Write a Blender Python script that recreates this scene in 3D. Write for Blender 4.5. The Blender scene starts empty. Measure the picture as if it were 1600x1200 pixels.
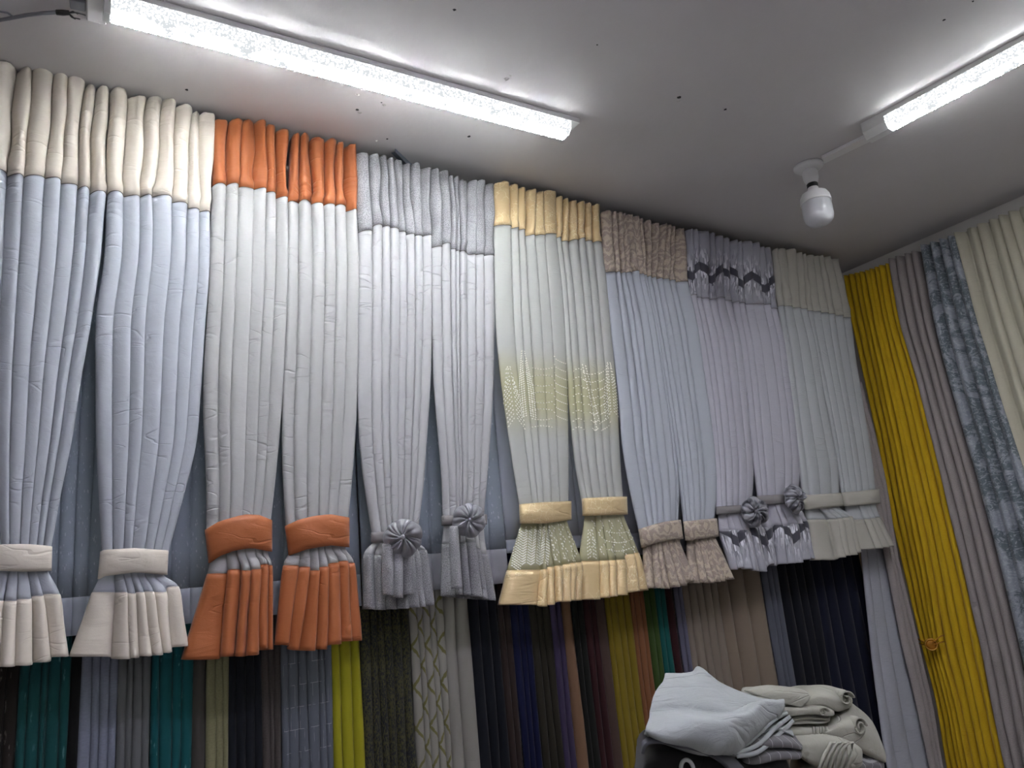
import bpy, bmesh, math, random
from math import sin, cos, pi, sqrt, exp as exp_
from mathutils import Vector, Matrix, noise
from mathutils.bvhtree import BVHTree

random.seed(7)
SC = bpy.context.scene
COL = SC.collection

# ------------------------------------------------------------------ camera
FPX = 1200.0
YAW, PITCH, ROLL = 0.57113553, 0.24721892, -0.09401614
CAM = Vector((0.0, 0.0, 1.5))
_f = Vector((sin(YAW) * cos(PITCH), cos(YAW) * cos(PITCH), sin(PITCH)))
_r = Vector((cos(YAW), -sin(YAW), 0.0))
_u = _r.cross(_f)
_r2 = cos(ROLL) * _r + sin(ROLL) * _u
_u2 = -sin(ROLL) * _r + cos(ROLL) * _u
cam = bpy.data.objects.new('camera', bpy.data.cameras.new('camera'))
COL.objects.link(cam)
cam.matrix_world = Matrix(((_r2.x, _u2.x, -_f.x, CAM.x), (_r2.y, _u2.y, -_f.y, CAM.y),
                           (_r2.z, _u2.z, -_f.z, CAM.z), (0, 0, 0, 1)))
cam.data.sensor_width = 36.0
cam.data.lens = FPX / 1600.0 * 36.0
cam.data.clip_start = 0.02
SC.camera = cam

# ------------------------------------------------------------------ light, exposure
SC.view_settings.view_transform = 'Standard'
SC.view_settings.look = 'None'
SC.view_settings.gamma = 1.0
SC.view_settings.use_curve_mapping = False
SC.view_settings.exposure = 2.25
TUBE_STRENGTH = 125.0
world = bpy.data.worlds.new('world'); SC.world = world
world.use_nodes = True
world.node_tree.nodes['Background'].inputs[0].default_value = (0.55, 0.58, 0.68, 1)
world.node_tree.nodes['Background'].inputs[1].default_value = 0.02

# ------------------------------------------------------------------ measuring helpers
def ray(px, py):
    a, b = (px - 800.0) / FPX, (py - 600.0) / FPX
    return _f + a * _r2 - b * _u2
def PY(px, py, Y):
    d = ray(px, py); return CAM + d * ((Y - CAM.y) / d.y)
def PXX(px, py, X):
    d = ray(px, py); return CAM + d * ((X - CAM.x) / d.x)
def PZ(px, py, Z):
    d = ray(px, py); return CAM + d * ((Z - CAM.z) / d.z)

ZC = 2.75          # ceiling
WB = 2.05          # back wall
WR = PZ(1465, 363, ZC).x   # right wall
WL, WF = -2.3, -2.6
YP = 1.85          # front plane of the valance curtains

# ------------------------------------------------------------------ object helpers
def link(o, parent=None):
    COL.objects.link(o)
    if parent is not None:
        o.parent = parent
        o.matrix_parent_inverse = parent.matrix_basis.inverted()
    return o
def props(o, label=None, cat=None, group=None, kind=None):
    if label: o['label'] = label
    if cat: o['category'] = cat
    if group: o['group'] = group
    if kind: o['kind'] = kind
    return o
def root(name, loc, label, cat, group=None):
    o = bpy.data.objects.new(name, None)
    o.empty_display_size = 0.05
    COL.objects.link(o)
    o.location = loc
    return props(o, label, cat, group)
def mesh_obj(name, verts, faces, mat, parent=None, uvs=None, smooth=True, solid=0.0, sub=0):
    me = bpy.data.meshes.new(name)
    me.from_pydata([tuple(v) for v in verts], [], faces)
    me.update()
    if uvs is not None:
        ul = me.uv_layers.new(name='UVMap')
        for l in me.loops:
            ul.data[l.index].uv = uvs[l.vertex_index]
    if smooth:
        me.polygons.foreach_set('use_smooth', [True] * len(me.polygons))
    me.materials.append(mat)
    o = bpy.data.objects.new(name, me)
    link(o, parent)
    if solid:
        m = o.modifiers.new('thickness', 'SOLIDIFY'); m.thickness = solid; m.offset = 0
    if sub:
        m = o.modifiers.new('smooth', 'SUBSURF'); m.levels = sub; m.render_levels = sub
    return o
def grid_faces(R, C, off=0, wrap=False):
    f = []
    for r in range(R - 1):
        for c in range(C if wrap else C - 1):
            c2 = (c + 1) % C
            f.append((off + r * C + c, off + r * C + c2, off + (r + 1) * C + c2, off + (r + 1) * C + c))
    return f
def bm_obj(name, bm, mat, parent=None, smooth=False):
    me = bpy.data.meshes.new(name)
    bm.normal_update()
    bm.to_mesh(me); bm.free()
    if smooth: me.polygons.foreach_set('use_smooth', [True] * len(me.polygons))
    me.materials.append(mat)
    o = bpy.data.objects.new(name, me)
    return link(o, parent)
def bm_box(bm, lo, hi, bevel=0.0):
    g = bmesh.ops.create_cube(bm, size=1.0)['verts']
    for v in g:
        v.co = Vector([lo[i] + (v.co[i] + 0.5) * (hi[i] - lo[i]) for i in range(3)])
    if bevel:
        es = list({e for v in g for e in v.link_edges})
        bmesh.ops.bevel(bm, geom=es, offset=bevel, segments=2, affect='EDGES', profile=0.5)
def box_obj(name, lo, hi, mat, parent=None, bevel=0.0):
    bm = bmesh.new(); bm_box(bm, lo, hi, bevel)
    return bm_obj(name, bm, mat, parent)
def tube(name, pts, rad, mat, parent=None, sides=8, closed=False):
    pts = [Vector(p) for p in pts]; V = []; n = len(pts)
    for i, p in enumerate(pts):
        a = pts[(i - 1) % n] if closed or i > 0 else p
        b = pts[(i + 1) % n] if closed or i < n - 1 else p
        t = (b - a).normalized()
        s = t.cross(Vector((0, 0, 1)))
        if s.length < 0.1: s = t.cross(Vector((0, 1, 0)))
        s.normalize(); w = s.cross(t)
        rr = rad[i] if isinstance(rad, (list, tuple)) else rad
        for k in range(sides):
            q = 2 * pi * k / sides
            V.append(p + rr * (cos(q) * s + sin(q) * w))
    F = grid_faces(n + (1 if closed else 0), sides, wrap=True)
    if closed:
        F = [tuple(i % (n * sides) for i in f) for f in F]
    else:
        F.append(tuple(range(sides))[::-1]); F.append(tuple((n - 1) * sides + k for k in range(sides)))
    return mesh_obj(name, V, F, mat, parent)
def lathe(name, prof, centre, axis, mat, parent=None, sides=32):
    axis = Vector(axis).normalized()
    s = axis.cross(Vector((1, 0, 0)))
    if s.length < .1: s = axis.cross(Vector((0, 1, 0)))
    s.normalize(); w = s.cross(axis); V = []
    for r, h in prof:
        for k in range(sides):
            q = 2 * pi * k / sides
            V.append(Vector(centre) + axis * h + r * (cos(q) * s + sin(q) * w))
    return mesh_obj(name, V, grid_faces(len(prof), sides, wrap=True), mat, parent)

# ------------------------------------------------------------------ materials
class NT:
    def __init__(s, name):
        s.m = bpy.data.materials.new(name); s.m.use_nodes = True
        s.t = s.m.node_tree; s.n = s.t.nodes; s.l = s.t.links
        s.n.clear()
        s.out = s.n.new('ShaderNodeOutputMaterial')
    def new(s, kind, **kw):
        n = s.n.new(kind)
        for k, v in kw.items():
            if k.startswith('i_'):
                key = k[2:]
                key = int(key) if key.isdigit() else key.replace('_', ' ')
                s.put(n.inputs[key], v)
            else: setattr(n, k, v)
        return n
    def put(s, sock, v):
        if isinstance(v, bpy.types.NodeSocket): s.l.new(v, sock)
        elif isinstance(v, bpy.types.Node): s.l.new(v.outputs[0], sock)
        else: sock.default_value = (tuple(v) + (1,)) if isinstance(v, (tuple, list)) and len(v) == 3 and sock.type == 'RGBA' else v
    def math(s, op, a, b=0.0, c=None):
        n = s.n.new('ShaderNodeMath'); n.operation = op
        s.put(n.inputs[0], a); s.put(n.inputs[1], b)
        if c is not None: s.put(n.inputs[2], c)
        return n.outputs[0]
    def mix(s, f, a, b, blend='MIX'):
        n = s.n.new('ShaderNodeMix'); n.data_type = 'RGBA'; n.blend_type = blend
        s.put(n.inputs[0], f); s.put(n.inputs[6], a); s.put(n.inputs[7], b)
        return n.outputs[2]
    def ramp(s, f, stops):
        n = s.n.new('ShaderNodeValToRGB'); cr = n.color_ramp
        while len(cr.elements) < len(stops): cr.elements.new(0.5)
        for e, (p, c) in zip(cr.elements, stops):
            e.position = p; e.color = (c, c, c, 1) if isinstance(c, (int, float)) else tuple(c) + (1,)
        s.put(n.inputs[0], f); return n.outputs[0]
    def coord(s, which='UV', scale=(1, 1, 1), rot=(0, 0, 0)):
        tc = s.n.new('ShaderNodeTexCoord'); mp = s.n.new('ShaderNodeMapping')
        s.l.new(tc.outputs[which], mp.inputs[0]); mp.inputs['Scale'].default_value = scale
        mp.inputs['Rotation'].default_value = rot
        return mp.outputs[0]
    def noise(s, vec, scale=5, detail=3, rough=.5, dist=0):
        return s.new('ShaderNodeTexNoise', i_Vector=vec, i_Scale=scale, i_Detail=detail, i_Roughness=rough, i_Distortion=dist).outputs[0]

def fabric(name, col, rough=0.85, sheen=0.15, metal=0.0, transl=0.0, transp=0.0, bump=0.25, pattern=None, wrinkle=0.5, spec=0.2, weave=900.0):
    t = NT(name)
    uv = t.coord('UV')
    base = t.new('ShaderNodeRGB'); base.outputs[0].default_value = tuple(col) + (1,)
    c = base.outputs[0]
    # cloth tone variation that belongs to the weave
    n1 = t.noise(t.coord('UV', (1, 1, 1)), 30, 4, .6)
    c = t.mix(t.math('MULTIPLY', n1, .18), c, tuple(x * .72 for x in col))
    extra_h = None
    if pattern: c, extra_h, r2 = pattern(t, c, uv)
    else: r2 = None
    # relief: soft wrinkles across the folds and a fine weave
    wr = t.noise(t.coord('UV', (14, 34, 1)), 1, 3, .55, .6)
    cr = t.noise(t.coord('UV', (5, 30, 1)), 1, 1, .4, .5)
    cr = t.ramp(t.math('ABSOLUTE', t.math('SUBTRACT', cr, .5)), [(0, 0.0), (.035, 1.0)])
    gate = t.ramp(t.noise(t.coord('UV', (5, 9, 1), (0, 0, 1)), 1, 1), [(.52, 0.0), (.62, 1.0)])
    crease = t.math('MULTIPLY', t.math('SUBTRACT', 1.0, cr), gate)
    wv = t.noise(uv, weave, 1)
    h = t.math('ADD', t.math('MULTIPLY', wr, wrinkle), t.math('MULTIPLY', wv, .10))
    h = t.math('ADD', h, t.math('MULTIPLY', crease, -.8 * wrinkle))
    if extra_h is not None: h = t.math('ADD', h, extra_h)
    bp = t.new('ShaderNodeBump', i_Strength=bump, i_Distance=.012, i_Height=h)
    b = t.new('ShaderNodeBsdfPrincipled', i_Roughness=rough, i_Metallic=metal, i_Normal=bp.outputs[0])
    t.put(b.inputs['Base Color'], c)
    if r2 is not None: t.put(b.inputs['Roughness'], r2)
    b.inputs['Sheen Weight'].default_value = sheen
    b.inputs['Specular IOR Level'].default_value = spec
    sh = b.outputs[0]
    if transl:
        tr = t.new('ShaderNodeBsdfTranslucent', i_Normal=bp.outputs[0]); t.put(tr.inputs[0], c)
        mx = t.new('ShaderNodeMixShader', i_0=transl); t.put(mx.inputs[1], sh); t.put(mx.inputs[2], tr.outputs[0]); sh = mx.outputs[0]
    if transp:
        tp = t.new('ShaderNodeBsdfTransparent')
        mx = t.new('ShaderNodeMixShader', i_0=transp); t.put(mx.inputs[1], sh); t.put(mx.inputs[2], tp.outputs[0]); sh = mx.outputs[0]
    t.l.new(sh, t.out.inputs[0])
    return t.m

def plain(name, col, rough=.5, metal=0.0, bump=0.0, bscale=60, spec=.5):
    t = NT(name)
    v = t.coord('Object')
    n = t.noise(v, bscale, 3)
    c = t.mix(t.math('MULTIPLY', n, .25), tuple(col) + (1,), tuple(x * .75 for x in col) + (1,))
    b = t.new('ShaderNodeBsdfPrincipled', i_Roughness=rough, i_Metallic=metal)
    t.put(b.inputs['Base Color'], c); b.inputs['Specular IOR Level'].default_value = spec
    if bump:
        bp = t.new('ShaderNodeBump', i_Strength=bump, i_Distance=.005, i_Height=n); t.l.new(bp.outputs[0], b.inputs['Normal'])
    t.l.new(b.outputs[0], t.out.inputs[0])
    return t.m

# patterns: (nodes, base colour, uv) -> colour, relief, roughness
def pat_speckle(dark, amt=.55, sc=420):
    def f(t, c, uv):
        n = t.noise(uv, sc, 2, .7)
        big = t.noise(uv, 14, 2)
        m = t.ramp(t.math('ADD', t.math('MULTIPLY', n, .85), t.math('MULTIPLY', big, .25)), [(.50, 0.0), (.60, 1.0)])
        return t.mix(t.math('MULTIPLY', m, amt), c, dark), t.math('MULTIPLY', n, .5), None
    return f
def pat_crackle(line, sc=26, amt=.8, width=.02):
    def f(t, c, uv):
        v = t.new('ShaderNodeTexVoronoi', feature='DISTANCE_TO_EDGE', i_Scale=sc)
        warp = t.new('ShaderNodeVectorMath', operation='ADD')
        nn = t.new('ShaderNodeTexNoise', i_Scale=sc * .9, i_Detail=3.0); t.put(nn.inputs[0], uv)
        sc2 = t.new('ShaderNodeVectorMath', operation='SCALE'); t.l.new(nn.outputs[1], sc2.inputs[0]); sc2.inputs[3].default_value = .06
        t.put(warp.inputs[0], uv); t.l.new(sc2.outputs[0], warp.inputs[1]); t.l.new(warp.outputs[0], v.inputs[0])
        m = t.ramp(v.outputs[0], [(0, 1.0), (width, 1.0), (width * 2, 0.0)])
        g = t.ramp(t.noise(uv, 9, 1), [(.42, 0.0), (.55, 1.0)])
        m = t.math('MULTIPLY', m, g)
        return t.mix(t.math('MULTIPLY', m, amt), c, line), t.math('MULTIPLY', m, .25), None
    return f
def pat_swirl(dark, light):
    def f(t, c, uv):
        w = t.new('ShaderNodeTexWave', wave_type='RINGS', i_Scale=9, i_Distortion=14.0, i_Detail=2.5); t.put(w.inputs[0], uv)
        w.inputs['Detail Scale'].default_value = 2.2
        m = t.ramp(w.outputs[1], [(.35, 0.0), (.55, 1.0)])
        n = t.noise(uv, 260, 2)
        c2 = t.mix(t.math('MULTIPLY', m, .75), c, dark)
        c2 = t.mix(t.ramp(n, [(.55, 0.0), (.68, .35)]), c2, light)
        return c2, t.math('MULTIPLY', m, .3), None
    return f
def pat_zigzag(period, centre, thick, dark, shard):
    def f(t, c, uv):
        sp = t.new('ShaderNodeSeparateXYZ'); t.put(sp.inputs[0], uv)
        tri = t.math('PINGPONG', t.math('DIVIDE', sp.outputs[0], period / 2), 1.0)
        off = t.math('MULTIPLY', t.math('SUBTRACT', tri, .5), .062)
        d = t.math('ABSOLUTE', t.math('SUBTRACT', t.math('SUBTRACT', sp.outputs[1], off), centre))
        band = t.ramp(t.math('DIVIDE', d, thick), [(.45, 1.0), (.55, 0.0)])
        near = t.ramp(t.math('DIVIDE', d, thick * 3.2), [(.15, 1.0), (.9, 0.0)])
        s = t.new('ShaderNodeTexVoronoi', i_Scale=1.0)
        mp = t.coord('UV', (170, 42, 1), (0, 0, .35)); t.put(s.inputs[0], mp)
        sh = t.ramp(s.outputs[1], [(.62, 0.0), (.70, 1.0)])
        sdk = t.ramp(s.outputs[1], [(.25, 1.0), (.32, 0.0)])
        c2 = t.mix(t.math('MULTIPLY', t.math('MULTIPLY', sh, near), .9), c, shard)
        c2 = t.mix(t.math('MULTIPLY', t.math('MULTIPLY', sdk, near), .75), c2, dark)
        c2 = t.mix(band, c2, dark)
        return c2, None, None
    return f
def pat_flecks(light, sc=(90, 30), thr=.80, amt=.8):
    def f(t, c, uv):
        s = t.new('ShaderNodeTexVoronoi', i_Scale=1.0, i_Randomness=1.0)
        t.put(s.inputs[0], t.coord('UV', (sc[0], sc[1], 1), (0, 0, .5)))
        m = t.ramp(s.outputs[1], [(thr, 0.0), (thr + .04, 1.0)])
        e = t.ramp(s.outputs[0], [(.25, 1.0), (.38, 0.0)])
        n = t.noise(uv, 60, 2)
        m = t.math('MULTIPLY', t.math('MULTIPLY', m, e), t.ramp(n, [(.45, 0.0), (.6, 1.0)]))
        return t.mix(t.math('MULTIPLY', m, amt), c, light), None, None
    return f
def pat_dashes(light):
    def f(t, c, uv):
        b = t.new('ShaderNodeTexBrick', i_Scale=1.0); b.offset = .5
        t.put(b.inputs[0], t.coord('UV', (22, 26, 1)))
        t.put(b.inputs['Color1'], (0, 0, 0)); t.put(b.inputs['Color2'], (0, 0, 0)); t.put(b.inputs['Mortar'], (1, 1, 1))
        b.inputs['Mortar Size'].default_value = .02; b.inputs['Brick Width'].default_value = .9; b.inputs['Row Height'].default_value = 1.3
        g = t.ramp(t.noise(uv, 28, 1), [(.48, 0.0), (.55, 1.0)])
        sp = t.new('ShaderNodeSeparateColor'); t.put(sp.inputs[0], b.outputs[0])
        return t.mix(t.math('MULTIPLY', t.math('MULTIPLY', sp.outputs[0], g), .7), c, light), None, None
    return f
def pat_trellis(line):
    def f(t, c, uv):
        sp = t.new('ShaderNodeSeparateXYZ'); t.put(sp.inputs[0], uv)
        wob = t.math('MULTIPLY', t.math('SUBTRACT', t.noise(uv, 60, 1), .5), .12)
        x = t.math('DIVIDE', sp.outputs[0], .17); y = t.math('DIVIDE', sp.outputs[1], .10)
        a = t.math('ADD', t.math('ADD', x, y), wob); b = t.math('ADD', t.math('SUBTRACT', x, y), wob)
        da = t.math('ABSOLUTE', t.math('SUBTRACT', t.math('PINGPONG', a, .5), 0.0))
        db = t.math('ABSOLUTE', t.math('SUBTRACT', t.math('PINGPONG', b, .5), 0.0))
        m = t.ramp(t.math('MINIMUM', da, db), [(.045, 1.0), (.065, 0.0)])
        return t.mix(t.math('MULTIPLY', m, .85), c, line), t.math('MULTIPLY', m, .1), None
    return f
def pat_floral(mid, light):
    def f(t, c, uv):
        n = t.noise(uv, 7, 4, .6, 1.5)
        m1 = t.ramp(n, [(.44, 0.0), (.50, 1.0)])
        n2 = t.noise(t.coord('UV', (30, 46, 1), (0, 0, .6)), 1, 4, .7, 2.5)
        m2 = t.ramp(n2, [(.52, 0.0), (.58, 1.0)])
        c2 = t.mix(t.math('MULTIPLY', m1, .85), c, mid)
        return t.mix(t.math('MULTIPLY', m2, .55), c2, light), None, None
    return f
def pat_slub(amt=.35, dark=(.1, .1, .1)):
    def f(t, c, uv):
        n = t.noise(t.coord('UV', (60, 260, 1)), 1, 3, .6)
        return t.mix(t.math('MULTIPLY', t.ramp(n, [(.4, 0.0), (.7, 1.0)]), amt), c, dark), None, None
    return f
def pat_tint(tint, bands):
    """organza dyed in soft horizontal bands; bands: (low, high) heights"""
    def f(t, c, uv):
        sp = t.new('ShaderNodeSeparateXYZ'); t.put(sp.inputs[0], uv)
        tot = None
        for lo, hi, soft in bands:
            a = t.new('ShaderNodeMapRange', interpolation_type='SMOOTHSTEP'); t.put(a.inputs[0], sp.outputs[1]); a.inputs[1].default_value = lo - soft; a.inputs[2].default_value = lo + soft
            b = t.new('ShaderNodeMapRange', interpolation_type='SMOOTHSTEP'); t.put(b.inputs[0], sp.outputs[1]); b.inputs[1].default_value = hi - soft; b.inputs[2].default_value = hi + soft
            m = t.math('SUBTRACT', a.outputs[0], b.outputs[0])
            tot = m if tot is None else t.math('MAXIMUM', tot, m)
        return t.mix(tot, c, tint), None, None
    return f

M = {}
WHT = (.55, .58, .635)
M['sheer_cool'] = fabric('white_voile_cool', WHT, transl=.22, transp=.0, bump=.5, spec=.25, rough=.65)
M['sheer_warm'] = fabric('white_voile_warm', (.54, .54, .53), transl=.22, bump=.5, spec=.25, rough=.65)
M['sheer_pale'] = fabric('white_voile_grey', (.56, .56, .565), transl=.22, bump=.5, spec=.25, rough=.65)
zt = lambda px, py: PY(px, py, YP).z
M['sheer_gold'] = fabric('organza_gold', (.66, .67, .63), transl=.25, transp=.16, bump=.25, rough=.5,
                         pattern=pat_tint((.62, .60, .38), [(zt(840, 660), zt(840, 570), .07), (1.0, zt(850, 800), .05)]))
M['sheer_blue'] = fabric('voile_blue_white', (.55, .58, .63), transl=.22, transp=.04, bump=.25, rough=.65)
M['sheer_lilac'] = fabric('voile_lilac_white', (.56, .55, .61), transl=.22, transp=.04, bump=.25, rough=.65)
M['sheer_grey'] = fabric('voile_grey_white', (.60, .62, .63), transl=.25, transp=.10, bump=.25, rough=.65)
M['cream'] = fabric('cream_twill', (.68, .62, .53), bump=.35, wrinkle=.7)
M['orange'] = fabric('orange_taffeta', (.40, .118, .034), rough=.48, bump=.35, wrinkle=.6, spec=.35)
M['grey_velvet'] = fabric('speckled_grey_velvet', (.40, .40, .41), rough=.6, bump=.4, pattern=pat_speckle((.08, .08, .09), .55, 300))
M['grey_satin'] = fabric('grey_satin', (.30, .30, .32), rough=.28, metal=.35, bump=.2, wrinkle=.5, spec=.6)
M['gold'] = fabric('gold_satin', (.74, .56, .30), rough=.30, metal=.25, bump=.3, wrinkle=.9, spec=.5, pattern=pat_crackle((.88, .76, .48), 34, .8, .018))
M['brocade'] = fabric('taupe_brocade', (.48, .40, .31), rough=.5, bump=.35, pattern=pat_swirl((.28, .22, .19), (.74, .68, .60)), spec=.4)
ZZ = zt(1150, 432)
M['zigzag'] = fabric('silver_zigzag_satin', (.34, .34, .38), rough=.4, bump=.25, spec=.5, pattern=pat_zigzag(.24, ZZ, .034, (.035, .035, .05), (.80, .80, .84)))
M['zigskirt'] = fabric('silver_shard_satin', (.36, .36, .40), rough=.4, bump=.25, spec=.5, pattern=pat_zigzag(.30, zt(1190, 832), .034, (.035, .035, .05), (.85, .85, .9)))
M['zigrose'] = fabric('silver_black_satin', (.34, .34, .37), rough=.28, metal=.3, bump=.2, spec=.6, pattern=pat_speckle((.02, .02, .03), .95, 11))
M['cream_dim'] = fabric('oatmeal_linen', (.50, .48, .42), bump=.25, transl=.1)
M['gauze'] = fabric('glitter_gauze', (.44, .51, .58), transl=.15, bump=.15, pattern=pat_flecks((.70, .74, .80), (150, 80), .55, 1.0))
M['gauze_plain'] = fabric('plain_gauze', (.60, .64, .72), transl=.15, bump=.15)
M['gauze_pale'] = fabric('pale_gauze', (.55, .56, .60), transl=.2, transp=.12, bump=.2)
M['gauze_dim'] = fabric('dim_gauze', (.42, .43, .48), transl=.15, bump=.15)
M['strap'] = fabric('dull_grey_strap', (.22, .205, .205), bump=.15)
M['thread'] = plain('embroidery_thread', (.98, .96, .84), .5)

# ------------------------------------------------------------------ pleated cloth
def catmull(p0, p1, p2, p3, t):
    return .5 * ((2 * p1) + (p2 - p0) * t + (2 * p0 - 5 * p1 + 4 * p2 - p3) * t * t + (3 * p1 - p0 - 3 * p2 + p3) * t ** 3)

class Sheet:
    """rows of pleat edges measured on the photograph, set at a real depth, with pleats standing proud"""
    def __init__(s, N, segs=10, seed=0, axis='y', pleat=.085):
        s.N, s.S, s.axis, s.pleat = N, segs, axis, pleat
        s.rows = []; s.marks = {}
        rnd = random.Random(seed); s.seed = seed
        s.fa = [rnd.uniform(.55, 1.45) for _ in range(N)]
        s.sk = [rnd.uniform(-.75, .75) for _ in range(N)]
    def row(s, b, y, Y, A, B=0.0, p=1.0, mark=None, drop=0.0):
        N, S = s.N, s.S
        if not isinstance(y, (list, tuple)): y = [y] * N
        out = []
        fn = PY if s.axis == 'y' else PXX
        for j in range(N * S + 1):
            i = min(j // S, N - 1); v = (j - i * S) / S
            xb = b[i] + (b[i + 1] - b[i]) * (.5 - .5 * cos(pi * v))
            sv = max(0.0, sin(pi * v))
            wt = sv ** .35
            if v < .5: yn = (y[i] + y[i - 1]) / 2 if i > 0 else y[i]
            else: yn = (y[i] + y[i + 1]) / 2 if i < N - 1 else y[i]
            yy = y[i] * wt + (yn + drop) * (1 - wt)
            yy += drop * .35 * noise.noise(Vector((j * .9, s.seed, 2.2)))
            vv = v + s.sk[i] * v * (1 - v)
            d = A * s.fa[i] * (1 - max(0, sin(pi * vv)) ** p)
            uu = j / (N * S)
            bd = B * (1 - max(0.0, sin(pi * uu)) ** .8)
            q = fn(xb, yy, Y + bd)
            q = q + (Vector((0, d, 0)) if s.axis == 'y' else Vector((d, 0, 0)))
            out.append(q)
        s.rows.append(out)
        if mark: s.marks[mark] = len(s.rows) - 1
        return s
    def build(s, sub, wob=0.0, bulge=0.0, wscale=9.0, linear=False, soft=None):
        """sub: subdivisions for each interval -> grid, index of each marked row"""
        G, idx = [], {}
        R = s.rows
        for r in range(len(R) - 1):
            idx[r] = len(G)
            n = sub[r] if isinstance(sub, (list, tuple)) else sub
            for k in range(n):
                t = k / n
                if linear:
                    G.append([R[r][c].lerp(R[r + 1][c], t) for c in range(len(R[r]))])
                else:
                    a = R[max(r - 1, 0)]; d = R[min(r + 2, len(R) - 1)]
                    G.append([catmull(a[c], R[r][c], R[r + 1][c], d[c], t) for c in range(len(R[r]))])
        idx[len(R) - 1] = len(G)
        G.append(list(R[-1]))
        w0 = wob
        if wob:
            for gi, g in enumerate(G):
                wob = w0 if soft is None else (w0 if gi <= soft[0] else max(soft[1], w0 + (soft[1] - w0) * (gi - soft[0]) / 6))
                ws_ = wscale if soft is None or gi <= soft[0] else 3.0
                for j in range(len(g)):
                    i = min(j // s.S, s.N - 1); v = (j - i * s.S) / s.S
                    z = g[j].z
                    # each pleat edge wanders a little, each pleat swells and pinches
                    e = i + (1 if v > .5 else 0)
                    ex = noise.noise(Vector((e * 3.7 + s.seed, z * ws_, 1.3))) * wob
                    dep = noise.noise(Vector((i * 2.3 + s.seed, z * ws_ * 1.3, 7.1))) * wob * 1.2 * sin(pi * v)
                    w2 = noise.noise(Vector((g[j].x * 28, z * 22, s.seed))) * wob * .35
                    if s.axis == 'y': g[j] = g[j] + Vector((ex * (1 if 0 < j < len(g) - 1 else .5), dep + w2, 0))
                    else: g[j] = g[j] + Vector((dep + w2, ex, 0))
        return G, {k: idx[v] for k, v in s.marks.items()}
    def mesh(s, name, G, a, b, mat, parent, solid=.002, off=0.0):
        C = len(G[0]); V, U = [], []
        for r in range(a, b + 1):
            for c in range(C):
                q = G[r][c]
                if off: q = q + (Vector((0, off, 0)) if s.axis == 'y' else Vector((off, 0, 0)))
                V.append(q); U.append((c / s.S * s.pleat + s.seed * .37, q.z))
        return mesh_obj(name, V, grid_faces(b - a + 1, C), mat, parent, U, solid=solid)

def frac(b):
    return [(x - b[0]) / (b[-1] - b[0]) for x in b]
def spread(fr, xl, xr):
    return [xl + f * (xr - xl) for f in fr]
def lin(poly, x):
    if x <= poly[0][0]: return poly[0][1]
    for (x0, y0), (x1, y1) in zip(poly, poly[1:]):
        if x <= x1: return y0 + (y1 - y0) * (x - x0) / (x1 - x0)
    return poly[-1][1]
def outl(o, y):
    return lin(o, y)

def tie_band(top, bot, mat, parent, Yc, depth=.045, name='tieback', seed=0):
    """closed loop of cloth round the gathered curtain"""
    n, rws = 28, 7; V, U = [], []
    for r in range(rws):
        tr = r / (rws - 1)
        for k in range(n):
            a = 2 * pi * k / n
            fx = .5 - .5 * cos(a)
            xt = top[0][0] + fx * (top[-1][0] - top[0][0]); xb = bot[0][0] + fx * (bot[-1][0] - bot[0][0])
            yt, yb = lin(top, xt), lin(bot, xb)
            x = xt + (xb - xt) * tr; y = yt + (yb - yt) * tr
            d = -depth * sin(a) if sin(a) > 0 else -.02 * sin(a)
            d -= .004 * sin(pi * tr) * (1 if sin(a) > 0 else -1)
            d -= .004 * noise.noise(Vector((fx * 5, tr * 3, seed * 3.1)))
            q = PY(x, y, Yc + d); V.append(q); U.append((fx * .2, q.z))
    return mesh_obj(name, V, grid_faces(rws, n, wrap=True), mat, parent, U, solid=.004)

M['braid'] = plain('dark_stitching', (.16, .13, .10), .8)
def seam_cord(name, G, r, mat, parent, rad=.0011, off=-.002):
    pts = [q + Vector((0, off, 0)) for q in G[r]]
    return tube(name, pts, rad, mat, parent, 5)

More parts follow.
